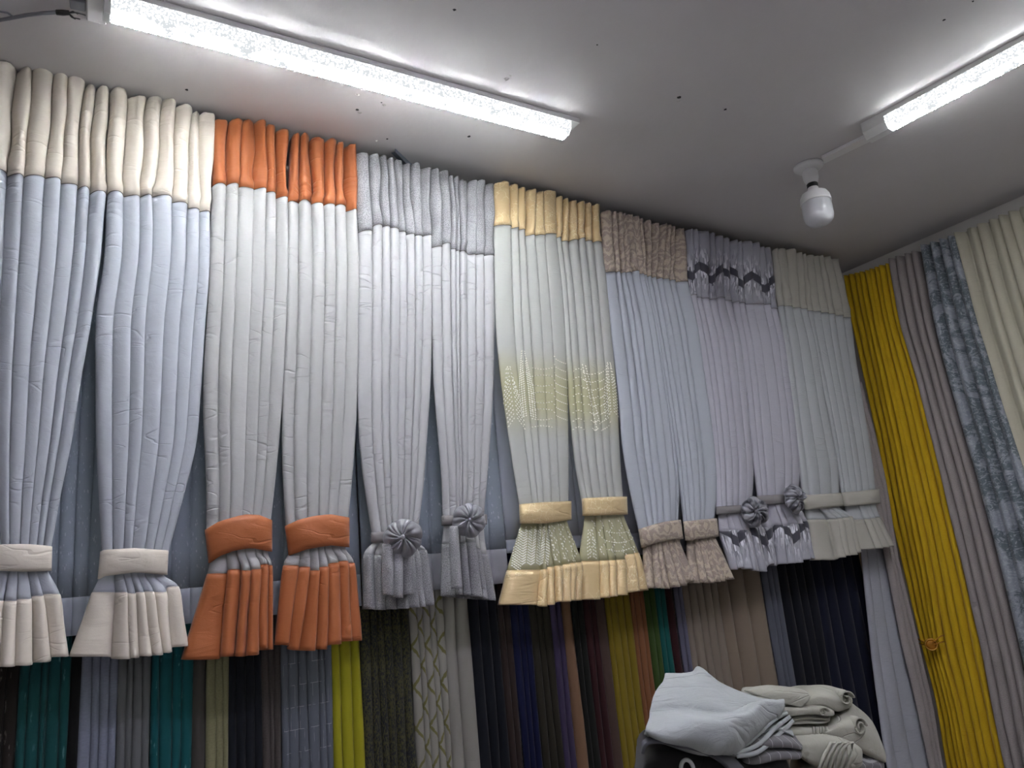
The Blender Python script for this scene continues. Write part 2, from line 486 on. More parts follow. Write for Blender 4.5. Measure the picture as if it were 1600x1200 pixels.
def valance(no, label, header, body, bandpx, skirt, mats, group, segs=10, Ap=(.022, .016, .012), band_mat=None, extra=None, Yc=YP, strap=False, bodyB=.015):
    """header: (list of (x0,x1,y)) tops, same for seam; body: left/right outline; skirt: dict"""
    tops, seam = header
    N = len(tops)
    tb = [tops[0][0]] + [(tops[i][1] + tops[i + 1][0]) / 2 for i in range(N - 1)] + [tops[-1][1]]
    sb = [seam[0][0]] + [(seam[i][1] + seam[i + 1][0]) / 2 for i in range(N - 1)] + [seam[-1][1]]
    ty = [t[2] for t in tops]; sy = [t[2] for t in seam]
    hm, bm_, sm, km = mats
    loc = PY((bandpx[0][0][0] + bandpx[0][-1][0]) / 2, 1000, Yc); loc = Vector((loc.x, Yc, skirt['zb'] if 'zb' in skirt else PY(loc.x, 0, Yc).z if False else loc.z))
    rt = root('tieback_curtain', loc, label, 'curtain', group)
    sh = Sheet(N, segs, seed=no * 1.7)
    sh.row(tb, ty, Yc, Ap[0] * 1.25, mark='top', drop=5.0 * Ap[0] / .022)
    sh.row([(a * .65 + b * .35) for a, b in zip(tb, sb)], [(a * .65 + b * .35) for a, b in zip(ty, sy)], Yc, Ap[0] * 1.35)
    sh.row([(a * .3 + b * .7) for a, b in zip(tb, sb)], [(a * .3 + b * .7) for a, b in zip(ty, sy)], Yc, Ap[0] * 1.35)
    sh.row(sb, sy, Yc, Ap[0] * .95, mark='seam')
    L, Rr = body
    if 9 <= no <= 13: Rr = [(a, b + 5) for a, b in Rr]
    fr = frac(sb)
    (btop, bbot) = bandpx
    ytop_band = sum(p[1] for p in btop) / len(btop); ybot_band = sum(p[1] for p in bbot) / len(bbot)
    ys = sum(sy) / N
    yn = ytop_band + (ybot_band - ytop_band) * .5
    nb = 6
    for k in range(1, nb + 1):
        t = k / nb
        y = [(1 - t) * a + t * yn for a in sy]
        ym = (1 - t) * ys + t * yn
        xl, xr = outl(L, ym), outl(Rr, ym)
        if k == nb: xl, xr = btop[0][0] + 3, btop[-1][0] - 3
        A = Ap[1] * (1 - t) + Ap[2] * t
        sh.row(spread(fr, xl, xr), y, Yc - .006 * t * t, A * (1.15 - .3 * t), bodyB * t, p=.95, mark='neck' if k == nb else None)
    G, mk = sh.build([5, 5, 5] + [8] * nb, wob=.0075, soft=(13, .0018))
    o = sh.mesh('heading', G, 0, mk['seam'], hm, rt, .003, -.0015)
    o = sh.mesh('drape', G, mk['seam'], mk['neck'], bm_, rt, .0012)
    bodyobj = o
    seam_cord('seam', G, mk['seam'], M['braid'], rt, .0009)
    # tieback
    if not strap:
        tie_band(btop, bbot, band_mat or km, rt, Yc + .010, .030, seed=no)
    else:
        tie_band(btop, bbot, band_mat or km, rt, Yc + .010, .026, seed=no)
    # skirt
    s2, hem = skirt.get('seam'), skirt['hem']
    ref = s2 or hem
    K = len(ref)
    def bounds(lst): return [lst[0][0]] + [(lst[i][1] + lst[i + 1][0]) / 2 for i in range(len(lst) - 1)] + [lst[-1][1]]
    rb = bounds(ref); hb = bounds(hem)
    sk = Sheet(K, segs, seed=no * 2.9 + 5)
    x0, x1 = skirt.get('neck', (bbot[0][0] + 4, bbot[-1][0] - 4))
    nfr = frac(rb)
    nfr = [f * .6 + (i / K) * .4 for i, f in enumerate(nfr)]
    bA = skirt.get('A', .016) * (1.3 if no < 7 else 1.45)
    sk.row(spread(nfr, x0, x1), yn, Yc - .006, .005, .016)
    sk.row(spread(nfr, x0, x1), [lin(bbot, (p[0] + p[1]) / 2) for p in ref] if False else ybot_band, Yc - .010, .006, .018)
    if s2: sk.row(rb, [p[2] for p in s2], Yc - .020, bA * .8, .022, mark='seam')
    if s2:
        sk.row([(a + b) / 2 for a, b in zip(rb, hb)], [(a[2] + b[2]) / 2 for a, b in zip(s2, hem)], Yc - .026, bA, .026)
    else:
        sk.row([(a * .5 + b * .5) for a, b in zip(spread(nfr, x0, x1), hb)], [(ybot_band + b[2]) / 2 for b in hem], Yc - .020, bA * .8, .022)
    sk.row(hb, [p[2] for p in hem], Yc - .034, bA * 1.15, .030, mark='hem')
    G2, mk2 = sk.build(6, wob=.003, linear=not s2)
    n2 = len(G2) - 1
    if s2:
        a = mk2['seam']
        sk.mesh('skirt', G2, 0, a, sm, rt, .0012)
        hb_o = sk.mesh('hem_border', G2, a, n2, km, rt, .003, -.001)
        seam_cord('seam', G2, a, km, rt)
    else:
        hb_o = sk.mesh('skirt', G2, 0, n2, km, rt, .003)
    # the far side of the ruffle, going back round to the wall
    V, U = [], []
    C = 4 * K + 1
    st = mk2['seam'] if s2 else 0
    for r in range(st, n2 + 1):
        g = G2[r]; a, b = g[0], g[-1]
        for c in range(C):
            t = c / (C - 1)
            q = a.lerp(b, t) + Vector((0, .030 * sin(pi * t) + .006 * sin(c * pi / 2) * min(1, 8 * t * (1 - t)), .0))
            V.append(q); U.append((t * K * .08, q.z))
    mesh_obj('back_ruffle', V, grid_faces(n2 + 1 - st, C), km, rt, U, solid=.002)
    return rt, bodyobj, (G2, mk2, sk)

def T(s):
    """'x0 x1 y, x0 x1 y' -> tuples"""
    return [tuple(float(v) for v in q.split()) for q in s.split(',')]


def rosette(px, py, Yc, R, yaw, mat, parent, lobes=9, seed=0, tilt=0.0):
    c = PY(px, py, Yc)
    rm = Matrix.Rotation(yaw, 3, 'Z') @ Matrix.Rotation(tilt, 3, 'X')
    ex, ey, en = rm @ Vector((1, 0, 0)), rm @ Vector((0, 0, 1)), rm @ Vector((0, -1, 0))
    nr, na = 18, 144; V, U = [], []
    rnd = random.Random(seed)
    ed = sorted(k / lobes + rnd.uniform(-.28, .28) / lobes for k in range(lobes))
    am = [rnd.uniform(.55, 1.35) for _ in range(lobes)]; tw = [rnd.uniform(-.5, .5) for _ in range(lobes)]
    rim = []
    for r in range(nr):
        t = r / (nr - 1)
        for k in range(na):
            u = (k / na - ed[0]) % 1.0
            i = max(m for m in range(lobes) if ed[m] - ed[0] <= u + 1e-9)
            e0 = ed[i] - ed[0]; e1 = (ed[i + 1] - ed[0]) if i < lobes - 1 else 1.0
            v = (u - e0) / (e1 - e0)
            vv = min(1, max(0, v + tw[i] * v * (1 - v) * 1.6))
            lobe = (sin(pi * vv) ** .5) * am[i]
            th = 2 * pi * k / na + .30 * (1 - t) * (1 if seed % 2 else -1)
            rad = R * t * (.90 + .10 * sin(pi * v) * am[i])
            cup = sin(pi * min(1, t * 1.02)) ** .8
            h = R * (.04 + .56 * lobe * cup - .26 * am[i] * exp_(-((vv - .5) / .16) ** 2) * cup * (t > .25) - .10 * t)
            h += R * .09 * noise.noise(Vector((cos(th) * 4 * t, sin(th) * 4 * t, seed)))
            V.append(c + ex * rad * cos(th) + ey * rad * sin(th) + en * h); U.append((t * .1, k / na * .6))
            if r == nr - 1: rim.append(V[-1])
    ro = mesh_obj('rosette', V, grid_faces(nr, na, wrap=True), mat, parent, U, solid=.002)
    # rolled rim and covered button
    pts = rim[::2]
    tube('rolled_rim', pts, R * .040, mat, ro, 6, closed=True)
    prof = [(.001, R * .36), (R * .08, R * .35), (R * .13, R * .31), (R * .16, R * .24), (R * .14, R * .14), (R * .11, R * .0)]
    lathe('button', prof, c, en, mat, ro, 16)
    return ro

# ---- room shell
def wall_mat(name, col, bump=.15):
    t = NT(name)
    v = t.coord('Object')
    n = t.noise(v, 2.2, 5, .6); n2 = t.noise(v, 45, 4, .6)
    c = t.mix(t.ramp(n, [(.35, 0.0), (.7, .35)]), tuple(col) + (1,), tuple(x * .82 for x in col) + (1,))
    b = t.new('ShaderNodeBsdfPrincipled', i_Roughness=.75)
    t.put(b.inputs['Base Color'], c); b.inputs['Specular IOR Level'].default_value = .3
    bp = t.new('ShaderNodeBump', i_Strength=bump, i_Distance=.01, i_Height=t.math('ADD', t.math('MULTIPLY', n2, .3), n)); t.l.new(bp.outputs[0], b.inputs['Normal'])
    t.l.new(b.outputs[0], t.out.inputs[0]); return t.m
M['ceiling'] = wall_mat('painted_ceiling', (.62, .595, .59), .25)
M['wall'] = wall_mat('painted_wall', (.60, .57, .55))
M['floor'] = wall_mat('floor_tile', (.42, .41, .40))
def struct(name, lo, hi, mat):
    o = box_obj(name, lo, hi, mat); o['kind'] = 'structure'; return o
ceil_o = struct('ceiling', (WL - .1, WF - .1, ZC), (WR + .1, WB + .1, ZC + .1), M['ceiling'])
struct('floor', (WL - .1, WF - .1, -.1), (WR + .1, WB + .1, 0), M['floor'])
struct('wall_back', (WL - .1, WB, 0), (WR + .1, WB + .1, ZC), M['wall'])
struct('wall_right', (WR, WF - .1, 0), (WR + .1, WB, ZC), M['wall'])
struct('wall_left', (WL - .1, WF - .1, 0), (WL, WB, ZC), M['wall'])
struct('wall_front', (WL, WF - .1, 0), (WR, WF, ZC), M['wall'])

# ---- plaster chips and old fixing holes in the ceiling
M['hole'] = plain('hole_dark', (.03, .03, .03), .9)
M['chip'] = plain('chipped_plaster', (.62, .60, .57), .9)
def chip(px, py, s, kind):
    c = PZ(px, py, ZC); rnd = random.Random(int(px * 7 + py))
    bm = bmesh.new()
    n = 9
    ring = [bm.verts.new(c + Vector((s * rnd.uniform(.6, 1.1) * cos(2 * pi * k / n), s * rnd.uniform(.5, 1.0) * sin(2 * pi * k / n), -.0005))) for k in range(n)]
    top = bm.verts.new(c + Vector((0, 0, -.0012 if kind == 'hole' else -s * rnd.uniform(.4, .7))))
    for k in range(n): bm.faces.new((ring[k], ring[(k + 1) % n], top))
    bm_obj('fixing_hole' if kind == 'hole' else 'plaster_chip', bm, M['hole' if kind == 'hole' else 'chip'], ceil_o)
for px, py, s, k in [(558, 171, .006, 'hole'), (562, 176, .007, 'chip'), (600, 164, .007, 'chip'), (596, 160, .003, 'hole'), (559, 148, .006, 'chip'),
                     (733, 213, .006, 'hole'), (732, 217, .004, 'chip'), (605, 217, .004, 'hole'), (792, 123, .010, 'chip'), (797, 118, .005, 'chip'),
                     (1061, 152, .007, 'hole'), (1060, 157, .007, 'chip'), (1133, 171, .006, 'hole'), (1129, 169, .004, 'chip'), (1475, 31, .005, 'hole'),
                     (710, 15, .005, 'hole'), (292, 140, .005, 'hole'), (588, 220, .005, 'chip'), (745, 196, .004, 'chip'), (809, 236, .003, 'chip'), (933, 70, .003, 'hole'), (1520, 2, .004, 'hole')]:
    chip(px, py, s, k)

# ------------------------------------------------------------------ light fittings
def tube_light_mat(col=(.93, .97, 1, 1), k=1.0):
    t = NT('prismatic_diffuser_lit')
    v = t.coord('Object')
    vo = t.new('ShaderNodeTexVoronoi', i_Scale=190.0); t.put(vo.inputs[0], v)
    cell = t.ramp(vo.outputs[0], [(.22, 1.0), (.40, .003)])
    n = t.noise(t.coord('Object', (1, 1, 1)), 13, 3, .6)
    film = t.ramp(n, [(.58, 1.0), (.62, .0045)])
    s = t.math('MULTIPLY', t.math('MULTIPLY', cell, film), TUBE_STRENGTH * k)
    s = t.math('MAXIMUM', s, .17)
    e = t.new('ShaderNodeEmission', i_Strength=s); e.inputs[0].default_value = col
    t.l.new(e.outputs[0], t.out.inputs[0]); return t.m
def side_light_mat(k):
    t = NT('diffuser_side_lit')
    v = t.coord('Object')
    vo = t.new('ShaderNodeTexVoronoi', i_Scale=210.0); t.put(vo.inputs[0], v)
    s = t.math('MULTIPLY', t.ramp(vo.outputs[0], [(.2, 1.0), (.55, .12)]), k)
    e = t.new('ShaderNodeEmission', i_Strength=s); e.inputs[0].default_value = (.93, .97, 1, 1)
    t.l.new(e.outputs[0], t.out.inputs[0]); return t.m
M['tube'] = tube_light_mat(); M['tube_violet'] = tube_light_mat((.80, .76, 1, 1), 1.1); M['tube_side'] = side_light_mat(1.4); M['tube_side_dim'] = side_light_mat(.42)
M['white_metal'] = plain('white_enamel', (.72, .72, .70), .4)
M['grey_metal'] = plain('galvanised_metal', (.25, .28, .32), .35, .8)
M['cable'] = plain('cable_black', (.02, .02, .02), .5)
M['cable_grey'] = plain('cable_grey', (.22, .22, .24), .5)
M['white_plastic'] = plain('white_plastic', (.72, .71, .70), .35)
def batten(a, b, label, wid=.062, tray=.014, dep=.036, cap=.012, lit='tube'):
    """a, b: end points on the ceiling (centre line)"""
    a = Vector((a.x, a.y, ZC)); b = Vector((b.x, b.y, ZC))
    ax = (b - a).normalized(); sd = Vector((ax.y, -ax.x, 0)); dn = Vector((0, 0, -1))
    rt = root('tube_light', (a + b) / 2, label, 'ceiling light', 'batten tube lights on the ceiling')
    def prism(name, prof, p, q, mat, parent, closed=True):
        V = [e + sd * x + dn * z for e in (p, q) for x, z in prof]; n = len(prof)
        F = [(k, (k + 1) % n, n + (k + 1) % n, n + k) for k in range(n)]
        if closed: F += [tuple(range(n))[::-1], tuple(range(n, 2 * n))]
        return mesh_obj(name, V, F, mat, parent, smooth=False)
    h = wid / 2
    prism('tray', [(-h, 0), (h, 0), (h, tray), (-h, tray)], a - ax * cap, b + ax * .03, M['white_metal'], rt)
    t1, t2 = tray, tray + dep
    df = prism('diffuser', [(-h * .95, t1), (h * .95, t1), (h * .90, t1 + dep * .60), (h * .45, t2), (-h * .45, t2), (-h * .90, t1 + dep * .60)], a, b, M['tube_side'], rt)
    df.data.materials.append(M['tube_side_dim'])
    for k in (4, 5): df.data.polygons[k].material_index = 1
    prism('lit_strip', [(-h * .76, t2 - .005), (-h * .44, t2 + .0015), (h * .42, t2 + .0015), (h * .76, t2 - .005)], a + ax * .004, b - ax * .004, M[lit], df)
    prism('end_cap', [(-h, t1), (h, t1), (h * .95, t1 + dep * .5), (h * .5, t2 + .003), (-h * .5, t2 + .003), (-h * .95, t1 + dep * .5)], a - ax * cap, a, M['white_metal'], rt)
    return rt
a1, b1 = PZ(172, 14, ZC - .03), PZ(884, 205, ZC - .03)
batten(a1, b1, 'long lit tube light on the ceiling above the curtains, dark cable at its end')
a2 = PZ(1390, 193, ZC - .03); d2 = (PZ(1600, 82, ZC - .03) - a2); d2.z = 0; d2.normalize()
batten(a2, a2 + d2 * 1.2, 'lit tube light running out of the picture at upper right, beside the bare bulb', cap=.07)
batten(Vector((.15, .45, 0)), Vector((1.35, .45, 0)), 'added unseen fill tube light on the ceiling just above the top edge of the picture', lit='tube_violet')  # added out of view for brightness and the violet glow on the ceiling
batten(Vector((-1.3, -1.3, 0)), Vector((-.1, -1.3, 0)), 'added unseen fill tube light on the ceiling behind the camera')  # unseen extra fitting, added to brighten the whole room

# cable, tape and switch box at the near end of the first tube light
rt = root('ceiling_cable', PZ(60, 22, ZC), 'dark cable with taped joint and loose wire ends running to the long tube light', 'cable')
cp = [PZ(x, y, ZC - .008) for x, y in [(-30, 22), (0, 18), (12, 20), (20, 26), (14, 31)]]
tube('thin_wire', cp, .0022, M['cable_grey'], rt)
tube('sheath', [PZ(x, y, ZC - .010) for x, y in [(-25, 36), (14, 29), (40, 24), (65, 21), (92, 19)]], [.0035, .0038, .004, .004, .004], M['cable_grey'], rt)
tube('tape', [PZ(x, y, ZC - .010) for x, y in [(88, 19.5), (98, 20), (108, 20)]], [.0055, .006, .005], M['cable'], rt)
for i, e in enumerate([(134, 24), (125, 30), (122, 22), (118, 30)]):
    tube('wire_end', [PZ(106, 20, ZC - .01), PZ((106 + e[0]) / 2, (20 + e[1]) / 2 + (-2, 3, -3, 2)[i], ZC - .013), PZ(e[0], e[1], ZC - .016)], .0014, M['cable'], rt, 5)
p = PZ(152, 10, ZC)
rt = root('junction_box', p, 'flat pale plate on the ceiling beside the end of the long tube light', 'plate')
q1, q2 = PZ(134, 30, ZC), PZ(170, 0, ZC)
def quad_slab(name, px, z0, z1, mat, parent):
    top = [PZ(x, y, z0) for x, y in px]; V = [Vector((v.x, v.y, z0)) for v in top] + [Vector((v.x, v.y, z1)) for v in top]; n = len(px)
    F = [tuple(range(n)), tuple(range(2 * n - 1, n - 1, -1))] + [(k, n + k, n + (k + 1) % n, (k + 1) % n) for k in range(n)]
    o = mesh_obj(name, V, F, mat, parent, smooth=False)
    m = o.modifiers.new('bevel', 'BEVEL'); m.width = .002; m.segments = 2
    return o
quad_slab('plate', [(136, -40), (166, -40), (166, 31), (136, 24)], ZC, ZC - .014, M['white_plastic'], rt)
quad_slab('cable_clip', [(108, -6), (134, -2), (134, 13), (110, 8)], ZC, ZC - .010, M['cable_grey'], rt)

# bulb and trunking
rt = root('surface_trunking', PZ(1330, 225, ZC), 'narrow white cable trunking on the ceiling between bare bulb and tube light', 'trunking')
quad_slab('trunk', [(1283, 243), (1366, 202), (1374, 209), (1287, 251)], ZC, ZC - .012, M['white_plastic'], rt)
rb = root('bare_bulb', PZ(1263, 262, ZC), 'unlit white drum shaped bulb hanging from a round ceiling holder', 'light bulb')
M['frost'] = fabric('frosted_bulb', (.74, .74, .76), rough=.25, bump=0, sheen=0, spec=.5, transl=.35)
bc = PZ(1263, 259, ZC)
dn = Vector((0, 0, -1))
lathe('ceiling_rose', [(0.0013, 0.0000), (0.0482, 0.0000), (0.0482, 0.0074), (0.0402, 0.0149), (0.0241, 0.0186), (0.0013, 0.0186)], bc, dn, M['white_plastic'], rb)
lathe('lamp_holder', [(0.0214, 0.0174), (0.0255, 0.0273), (0.0241, 0.0496), (0.0201, 0.0645), (0.0188, 0.0670), (0.0013, 0.0670)], bc, dn, M['white_plastic'], rb)
lathe('screw_base', [(0.0161, 0.0670), (0.0181, 0.0694), (0.0161, 0.0719), (0.0181, 0.0744), (0.0161, 0.0769), (0.0181, 0.0794), (0.0161, 0.0818)], bc, dn, M['cable'], rb)
lathe('bulb_collar', [(0.0161, 0.0818), (0.0188, 0.0918), (0.0402, 0.1042), (0.0469, 0.1166), (0.0489, 0.1339), (0.0493, 0.1389), (0.0469, 0.1389)], bc, dn, M['white_plastic'], rb, 40)
lathe('bulb_globe', [(0.0462, 0.1376), (0.0476, 0.1550), (0.0476, 0.1860), (0.0442, 0.2009), (0.0348, 0.2120), (0.0188, 0.2182), (0.0013, 0.2195)], bc, dn, M['frost'], rb, 40)

# bent metal channel sticking up above the grey curtains
rt = root('metal_channel', PY(640, 255, YP - .01), 'cut end of grey metal channel poking above the grey pleated headings', 'metal channel')
def channel(a, b, w, h, th, mat, parent):
    ax = (b - a).normalized(); sd = ax.cross(Vector((0, 1, 0))).normalized(); up = sd.cross(ax)
    prof = [(-w, h), (-w, 0), (w, 0), (w, h), (w - th, h), (w - th, th), (-w + th, th), (-w + th, h)]
    V = [p + sd * x + up * y for p in (a, b) for x, y in prof]; n = 8
    F = [(k, (k + 1) % n, n + (k + 1) % n, n + k) for k in range(n)] + [(0, 1, 6, 7)[::-1], (1, 2, 5, 6)[::-1], (2, 3, 4, 5)[::-1], (8, 9, 14, 15), (9, 10, 13, 14), (10, 11, 12, 13)]
    return mesh_obj('channel', V, F, mat, parent, smooth=False)
channel(PY(618, 232, 1.84), PY(656, 272, 1.93), .012, .014, .0015, M['grey_metal'], rt)

# ------------------------------------------------------------------ the tied short curtains
cream_g, orange_g, grey_g, gold_g, broc_g, zig_g, oat_g = ('pair of cream headed curtains', 'pair of orange headed curtains', 'pair of grey velvet headed curtains',
    'pair of gold satin curtains', 'pair of brocade headed curtains', 'pair of zigzag patterned curtains', 'pair of oatmeal headed curtains')
C1 = valance(1, 'white curtain with cream heading and band, cut off by the left picture edge', (
    T('-70 -48 95, -47 -24 95, -23 25 97, 26 48 104, 53 86 103, 88 109 102, 110 131 115, 132 149 132, 150 171 134'),
    T('-78 -56 255, -55 -30 258, -29 10 263, 12 36 272, 37 68 273, 70 94 276, 95 119 286, 121 140 291, 141 165 298')),
    ([(260, -78), (440, -82), (640, -75), (760, -60), (850, -42)], [(300, 166), (440, 151), (540, 132), (640, 119), (740, 101), (850, 78)]),
    ([(-44, 853), (40, 850), (80, 854)], [(-44, 890), (40, 893), (79, 892)]),
    dict(seam=T('-75 -50 938, -50 -24 940, -24 5 940, 6 25 940, 26 48 937, 48 68 932, 68 94 929'), hem=T('-98 -60 1040, -60 -30 1042, -30 -1 1043, 0 22 1042, 23 50 1040, 51 79 1035, 80 107 1026'), A=.014),
    (M['cream'], M['sheer_cool'], M['sheer_cool'], M['cream']), cream_g, Ap=(.026, .012, .010))
C2 = valance(2, 'white curtain with cream heading and cream band, left of the first orange one', (
    T('172 195 138, 200 228 148, 230 252 149, 253 274 150, 275 300 163, 301 315 174, 316 334 177'),
    T('168 193 298, 195 219 304, 221 240 303, 243 269 305, 270 292 315, 293 312 325, 313 330 329')),
    ([(300, 168), (440, 163), (500, 151), (640, 150), (740, 153), (800, 157), (858, 163)], [(329, 330), (440, 327), (540, 317), (640, 313), (700, 305), (780, 285), (858, 262)]),
    ([(158, 862), (164, 859), (210, 857), (262, 860)], [(154, 905), (164, 900), (210, 894), (260, 898)]),
    dict(seam=T('145 182 926, 182 198 926, 199 213 928, 213 226 926, 226 241 925, 242 262 926, 263 279 917'), hem=T('110 176 1026, 176 203 1030, 204 218 1028, 219 240 1025, 241 254 1024, 255 269 1020, 270 294 1010'), A=.015),
    (M['cream'], M['sheer_cool'], M['sheer_cool'], M['cream']), cream_g, Ap=(.026, .012, .010))
C3 = valance(3, 'white curtain with orange heading and hem, nearer the cream ones', (
    T('335 358 186, 360 378 185, 379 399 186, 400 417 188, 418 432 195, 434 453 201'),
    T('333 355 286, 357 373 286, 375 397 292, 399 416 293, 417 432 299, 433 452 307')),
    ([(280, 332), (400, 328), (500, 325), (600, 318), (700, 320), (800, 327)], [(300, 453), (400, 452), (500, 448), (600, 443), (700, 436), (780, 428), (808, 425)]),
    ([(321, 828), (342, 815), (380, 804), (405, 805), (424, 813)], [(327, 880), (345, 868), (367, 860), (392, 856), (424, 862)]),
    dict(seam=T('325 356 897, 357 378 890, 379 394 892, 395 408 890, 409 420 882, 421 427 884'), hem=T('285 344 1031, 346 368 1026, 369 387 1026, 388 404 1024, 405 419 1013, 420 430 1015'), A=.014),
    (M['orange'], M['sheer_warm'], M['sheer_warm'], M['orange']), orange_g, Ap=(.024, .012, .009))
C4 = valance(4, 'white curtain with orange heading and hem, nearer the grey ones', (
    T('456 471 208, 473 486 207, 488 508 214, 510 527 217, 528 542 221, 543 556 226'),
    T('453 470 314, 471 491 312, 492 509 316, 510 525 318, 526 542 319, 543 560 327')),
    ([(300, 452), (500, 449), (600, 444), (700, 441), (805, 446)], [(320, 561), (400, 563), (500, 562), (600, 560), (700, 556), (800, 546)]),
    ([(446, 822), (467, 812), (492, 806), (517, 804), (545, 809)], [(452, 868), (480, 858), (497, 855), (517, 852), (545, 855)]),
    dict(seam=T('444 467 884, 468 486 886, 487 501 892, 502 516 886, 517 531 880, 532 545 877, 546 555 880'), hem=T('431 468 1012, 469 495 1017, 496 514 1015, 515 535 1007, 536 552 1002, 553 567 1001'.replace(', 469', ', 469')) if False else T('431 452 1008, 453 468 1016, 469 495 1017, 496 514 1015, 515 535 1007, 536 552 1002, 553 567 1001'), A=.014),
    (M['orange'], M['sheer_warm'], M['sheer_warm'], M['orange']), orange_g, Ap=(.022, .012, .009))
C5 = valance(5, 'white curtain with speckled grey heading and the larger grey rosette', (
    T('557 577 238, 578 594 240, 595 607 243, 608 618 247, 619 629 250, 629 641 255, 643 656 255, 658 673 261'),
    T('562 584 360, 585 599 350, 600 612 352, 613 625 355, 626 636 361, 638 650 365, 651 662 367, 663 675 367')),
    ([(350, 562), (500, 561), (600, 561), (700, 564), (780, 574), (835, 588)], [(370, 676), (500, 676), (600, 673), (700, 667), (780, 661), (835, 655)]),
    ([(581, 832), (655, 830)], [(581, 848), (655, 846)]),
    dict(seam=T('572 588 866, 589 602 868, 603 617 866, 618 632 865, 633 646 864, 647 656 862, 657 668 860'), hem=T('572 590 952, 591 606 953, 607 624 952, 625 641 951, 642 657 949, 658 668 948, 669 681 946'), A=.013),
    (M['grey_velvet'], M['sheer_pale'], M['sheer_pale'], M['grey_velvet']), grey_g, Ap=(.018, .011, .009), band_mat=M['strap'], strap=True)
C6 = valance(6, 'white curtain with speckled grey heading and the smaller grey rosette', (
    T('674 688 263, 689 702 266, 703 711 273, 712 720 276, 721 732 280, 733 744 282, 745 759 281, 760 774 286'),
    T('677 692 385, 693 707 379, 708 714 389, 715 721 391, 722 733 391, 734 744 397, 746 758 397, 759 774 398')),
    ([(385, 676), (500, 677), (600, 680), (700, 688), (790, 696)], [(400, 774), (500, 774), (600, 772), (700, 766), (800, 758)]),
    ([(691, 806), (760, 804)], [(691, 821), (760, 819)]),
    dict(seam=T('694 707 850, 708 722 846, 723 732 848, 733 744 847, 745 753 858, 754 762 866'), hem=T('694 714 931, 715 728 929, 729 741 930, 742 755 932, 756 765 937, 766 777 938'), A=.014),
    (M['grey_velvet'], M['sheer_pale'], M['sheer_pale'], M['grey_velvet']), grey_g, Ap=(.018, .011, .009), band_mat=M['strap'], strap=True)
C7 = valance(7, 'organza curtain with bright gold heading and embroidered trees, left of its pair', (
    T('776 798 283, 799 809 288, 810 823 292, 824 838 296, 839 850 299, 851 870 297'),
    T('775 800 351, 801 811 355, 812 822 358, 823 839 367, 840 852 367, 853 871 364')),
    ([(350, 775), (400, 774), (500, 776), (560, 780), (600, 785), (680, 796), (740, 805), (790, 813)], [(370, 872), (400, 876), (500, 884), (600, 888), (700, 889), (790, 891)]),
    ([(812, 788), (850, 785), (892, 783)], [(813, 818), (850, 818), (892, 812)]),
    dict(seam=T('797 848 891, 849 857 890, 858 869 886, 870 881 884, 882 891 882, 892 900 880, 901 911 879'), hem=T('786 844 945, 845 857 948, 858 872 945, 873 882 940, 883 892 940, 893 901 938, 902 911 938'), A=.012),
    (M['gold'], M['sheer_gold'], M['sheer_gold'], M['gold']), gold_g, Ap=(.018, .010, .008))
C8 = valance(8, 'organza curtain with duller gold heading, right one of the gold pair', (
    T('871 881 307, 882 890 310, 891 904 313, 905 915 315, 916 927 317, 928 941 318'),
    T('871 880 370, 881 892 376, 893 905 374, 906 917 372, 918 929 376, 930 944 377')),
    ([(370, 871), (400, 875), (500, 883), (600, 889), (700, 898), (778, 908)], [(377, 945), (400, 948), (500, 956), (600, 965), (700, 970), (775, 975)]),
    ([(910, 779), (945, 777), (979, 776)], [(911, 806), (945, 805), (980, 804)]),
    dict(seam=T('908 939 877, 940 953 876, 954 965 876, 966 979 875, 980 991 866, 992 1003 864'), hem=T('911 941 937, 942 956 934, 957 967 932, 968 983 930, 984 1001 924, 1002 1020 922'), A=.012),
    (M['gold'], M['sheer_gold'], M['sheer_gold'], M['gold']), gold_g, Ap=(.018, .010, .008))
C9 = valance(9, 'bluish white curtain with taupe brocade heading and band, beside the gold pair', (
    T('943 955 329, 957 966 330, 967 973 331, 974 978 333, 979 988 335, 990 999 337, 1000 1006 341'),
    T('948 963 424, 964 973 424, 974 980 425, 981 989 425, 990 999 423, 1000 1007 427, 1007 1012 429')),
    ([(430, 948), (500, 956), (600, 967), (700, 975), (760, 985), (825, 1000)], [(430, 1013), (500, 1024), (600, 1040), (700, 1053), (815, 1063)]),
    ([(998, 827), (1020, 820), (1040, 815), (1063, 812)], [(1003, 856), (1020, 850), (1040, 845), (1067, 842)]),
    dict(hem=T('1010 1028 919, 1029 1041 919, 1042 1052 920, 1053 1066 917, 1067 1078 915, 1079 1093 908'), A=.012),
    (M['brocade'], M['sheer_blue'], M['sheer_blue'], M['brocade']), broc_g, Ap=(.015, .010, .008))
C10 = valance(10, 'bluish white curtain with taupe brocade heading and band, beside the zigzag pair', (
    T('1009 1018 344, 1019 1032 347, 1033 1043 350, 1044 1050 351, 1051 1059 353, 1060 1073 356'),
    T('1013 1020 431, 1021 1027 432, 1028 1036 434, 1037 1048 435, 1049 1058 437, 1059 1078 439')),
    ([(430, 1013), (500, 1025), (600, 1042), (700, 1056), (815, 1069)], [(440, 1078), (500, 1087), (600, 1101), (700, 1114), (810, 1120)]),
    ([(1068, 815), (1095, 812), (1119, 810)], [(1071, 845), (1095, 842), (1123, 838)]),
    dict(hem=T('1079 1099 911, 1100 1109 910, 1110 1118 911, 1119 1127 909, 1128 1136 908, 1137 1149 905'), A=.011),
    (M['brocade'], M['sheer_blue'], M['sheer_blue'], M['brocade']), broc_g, Ap=(.015, .010, .008))
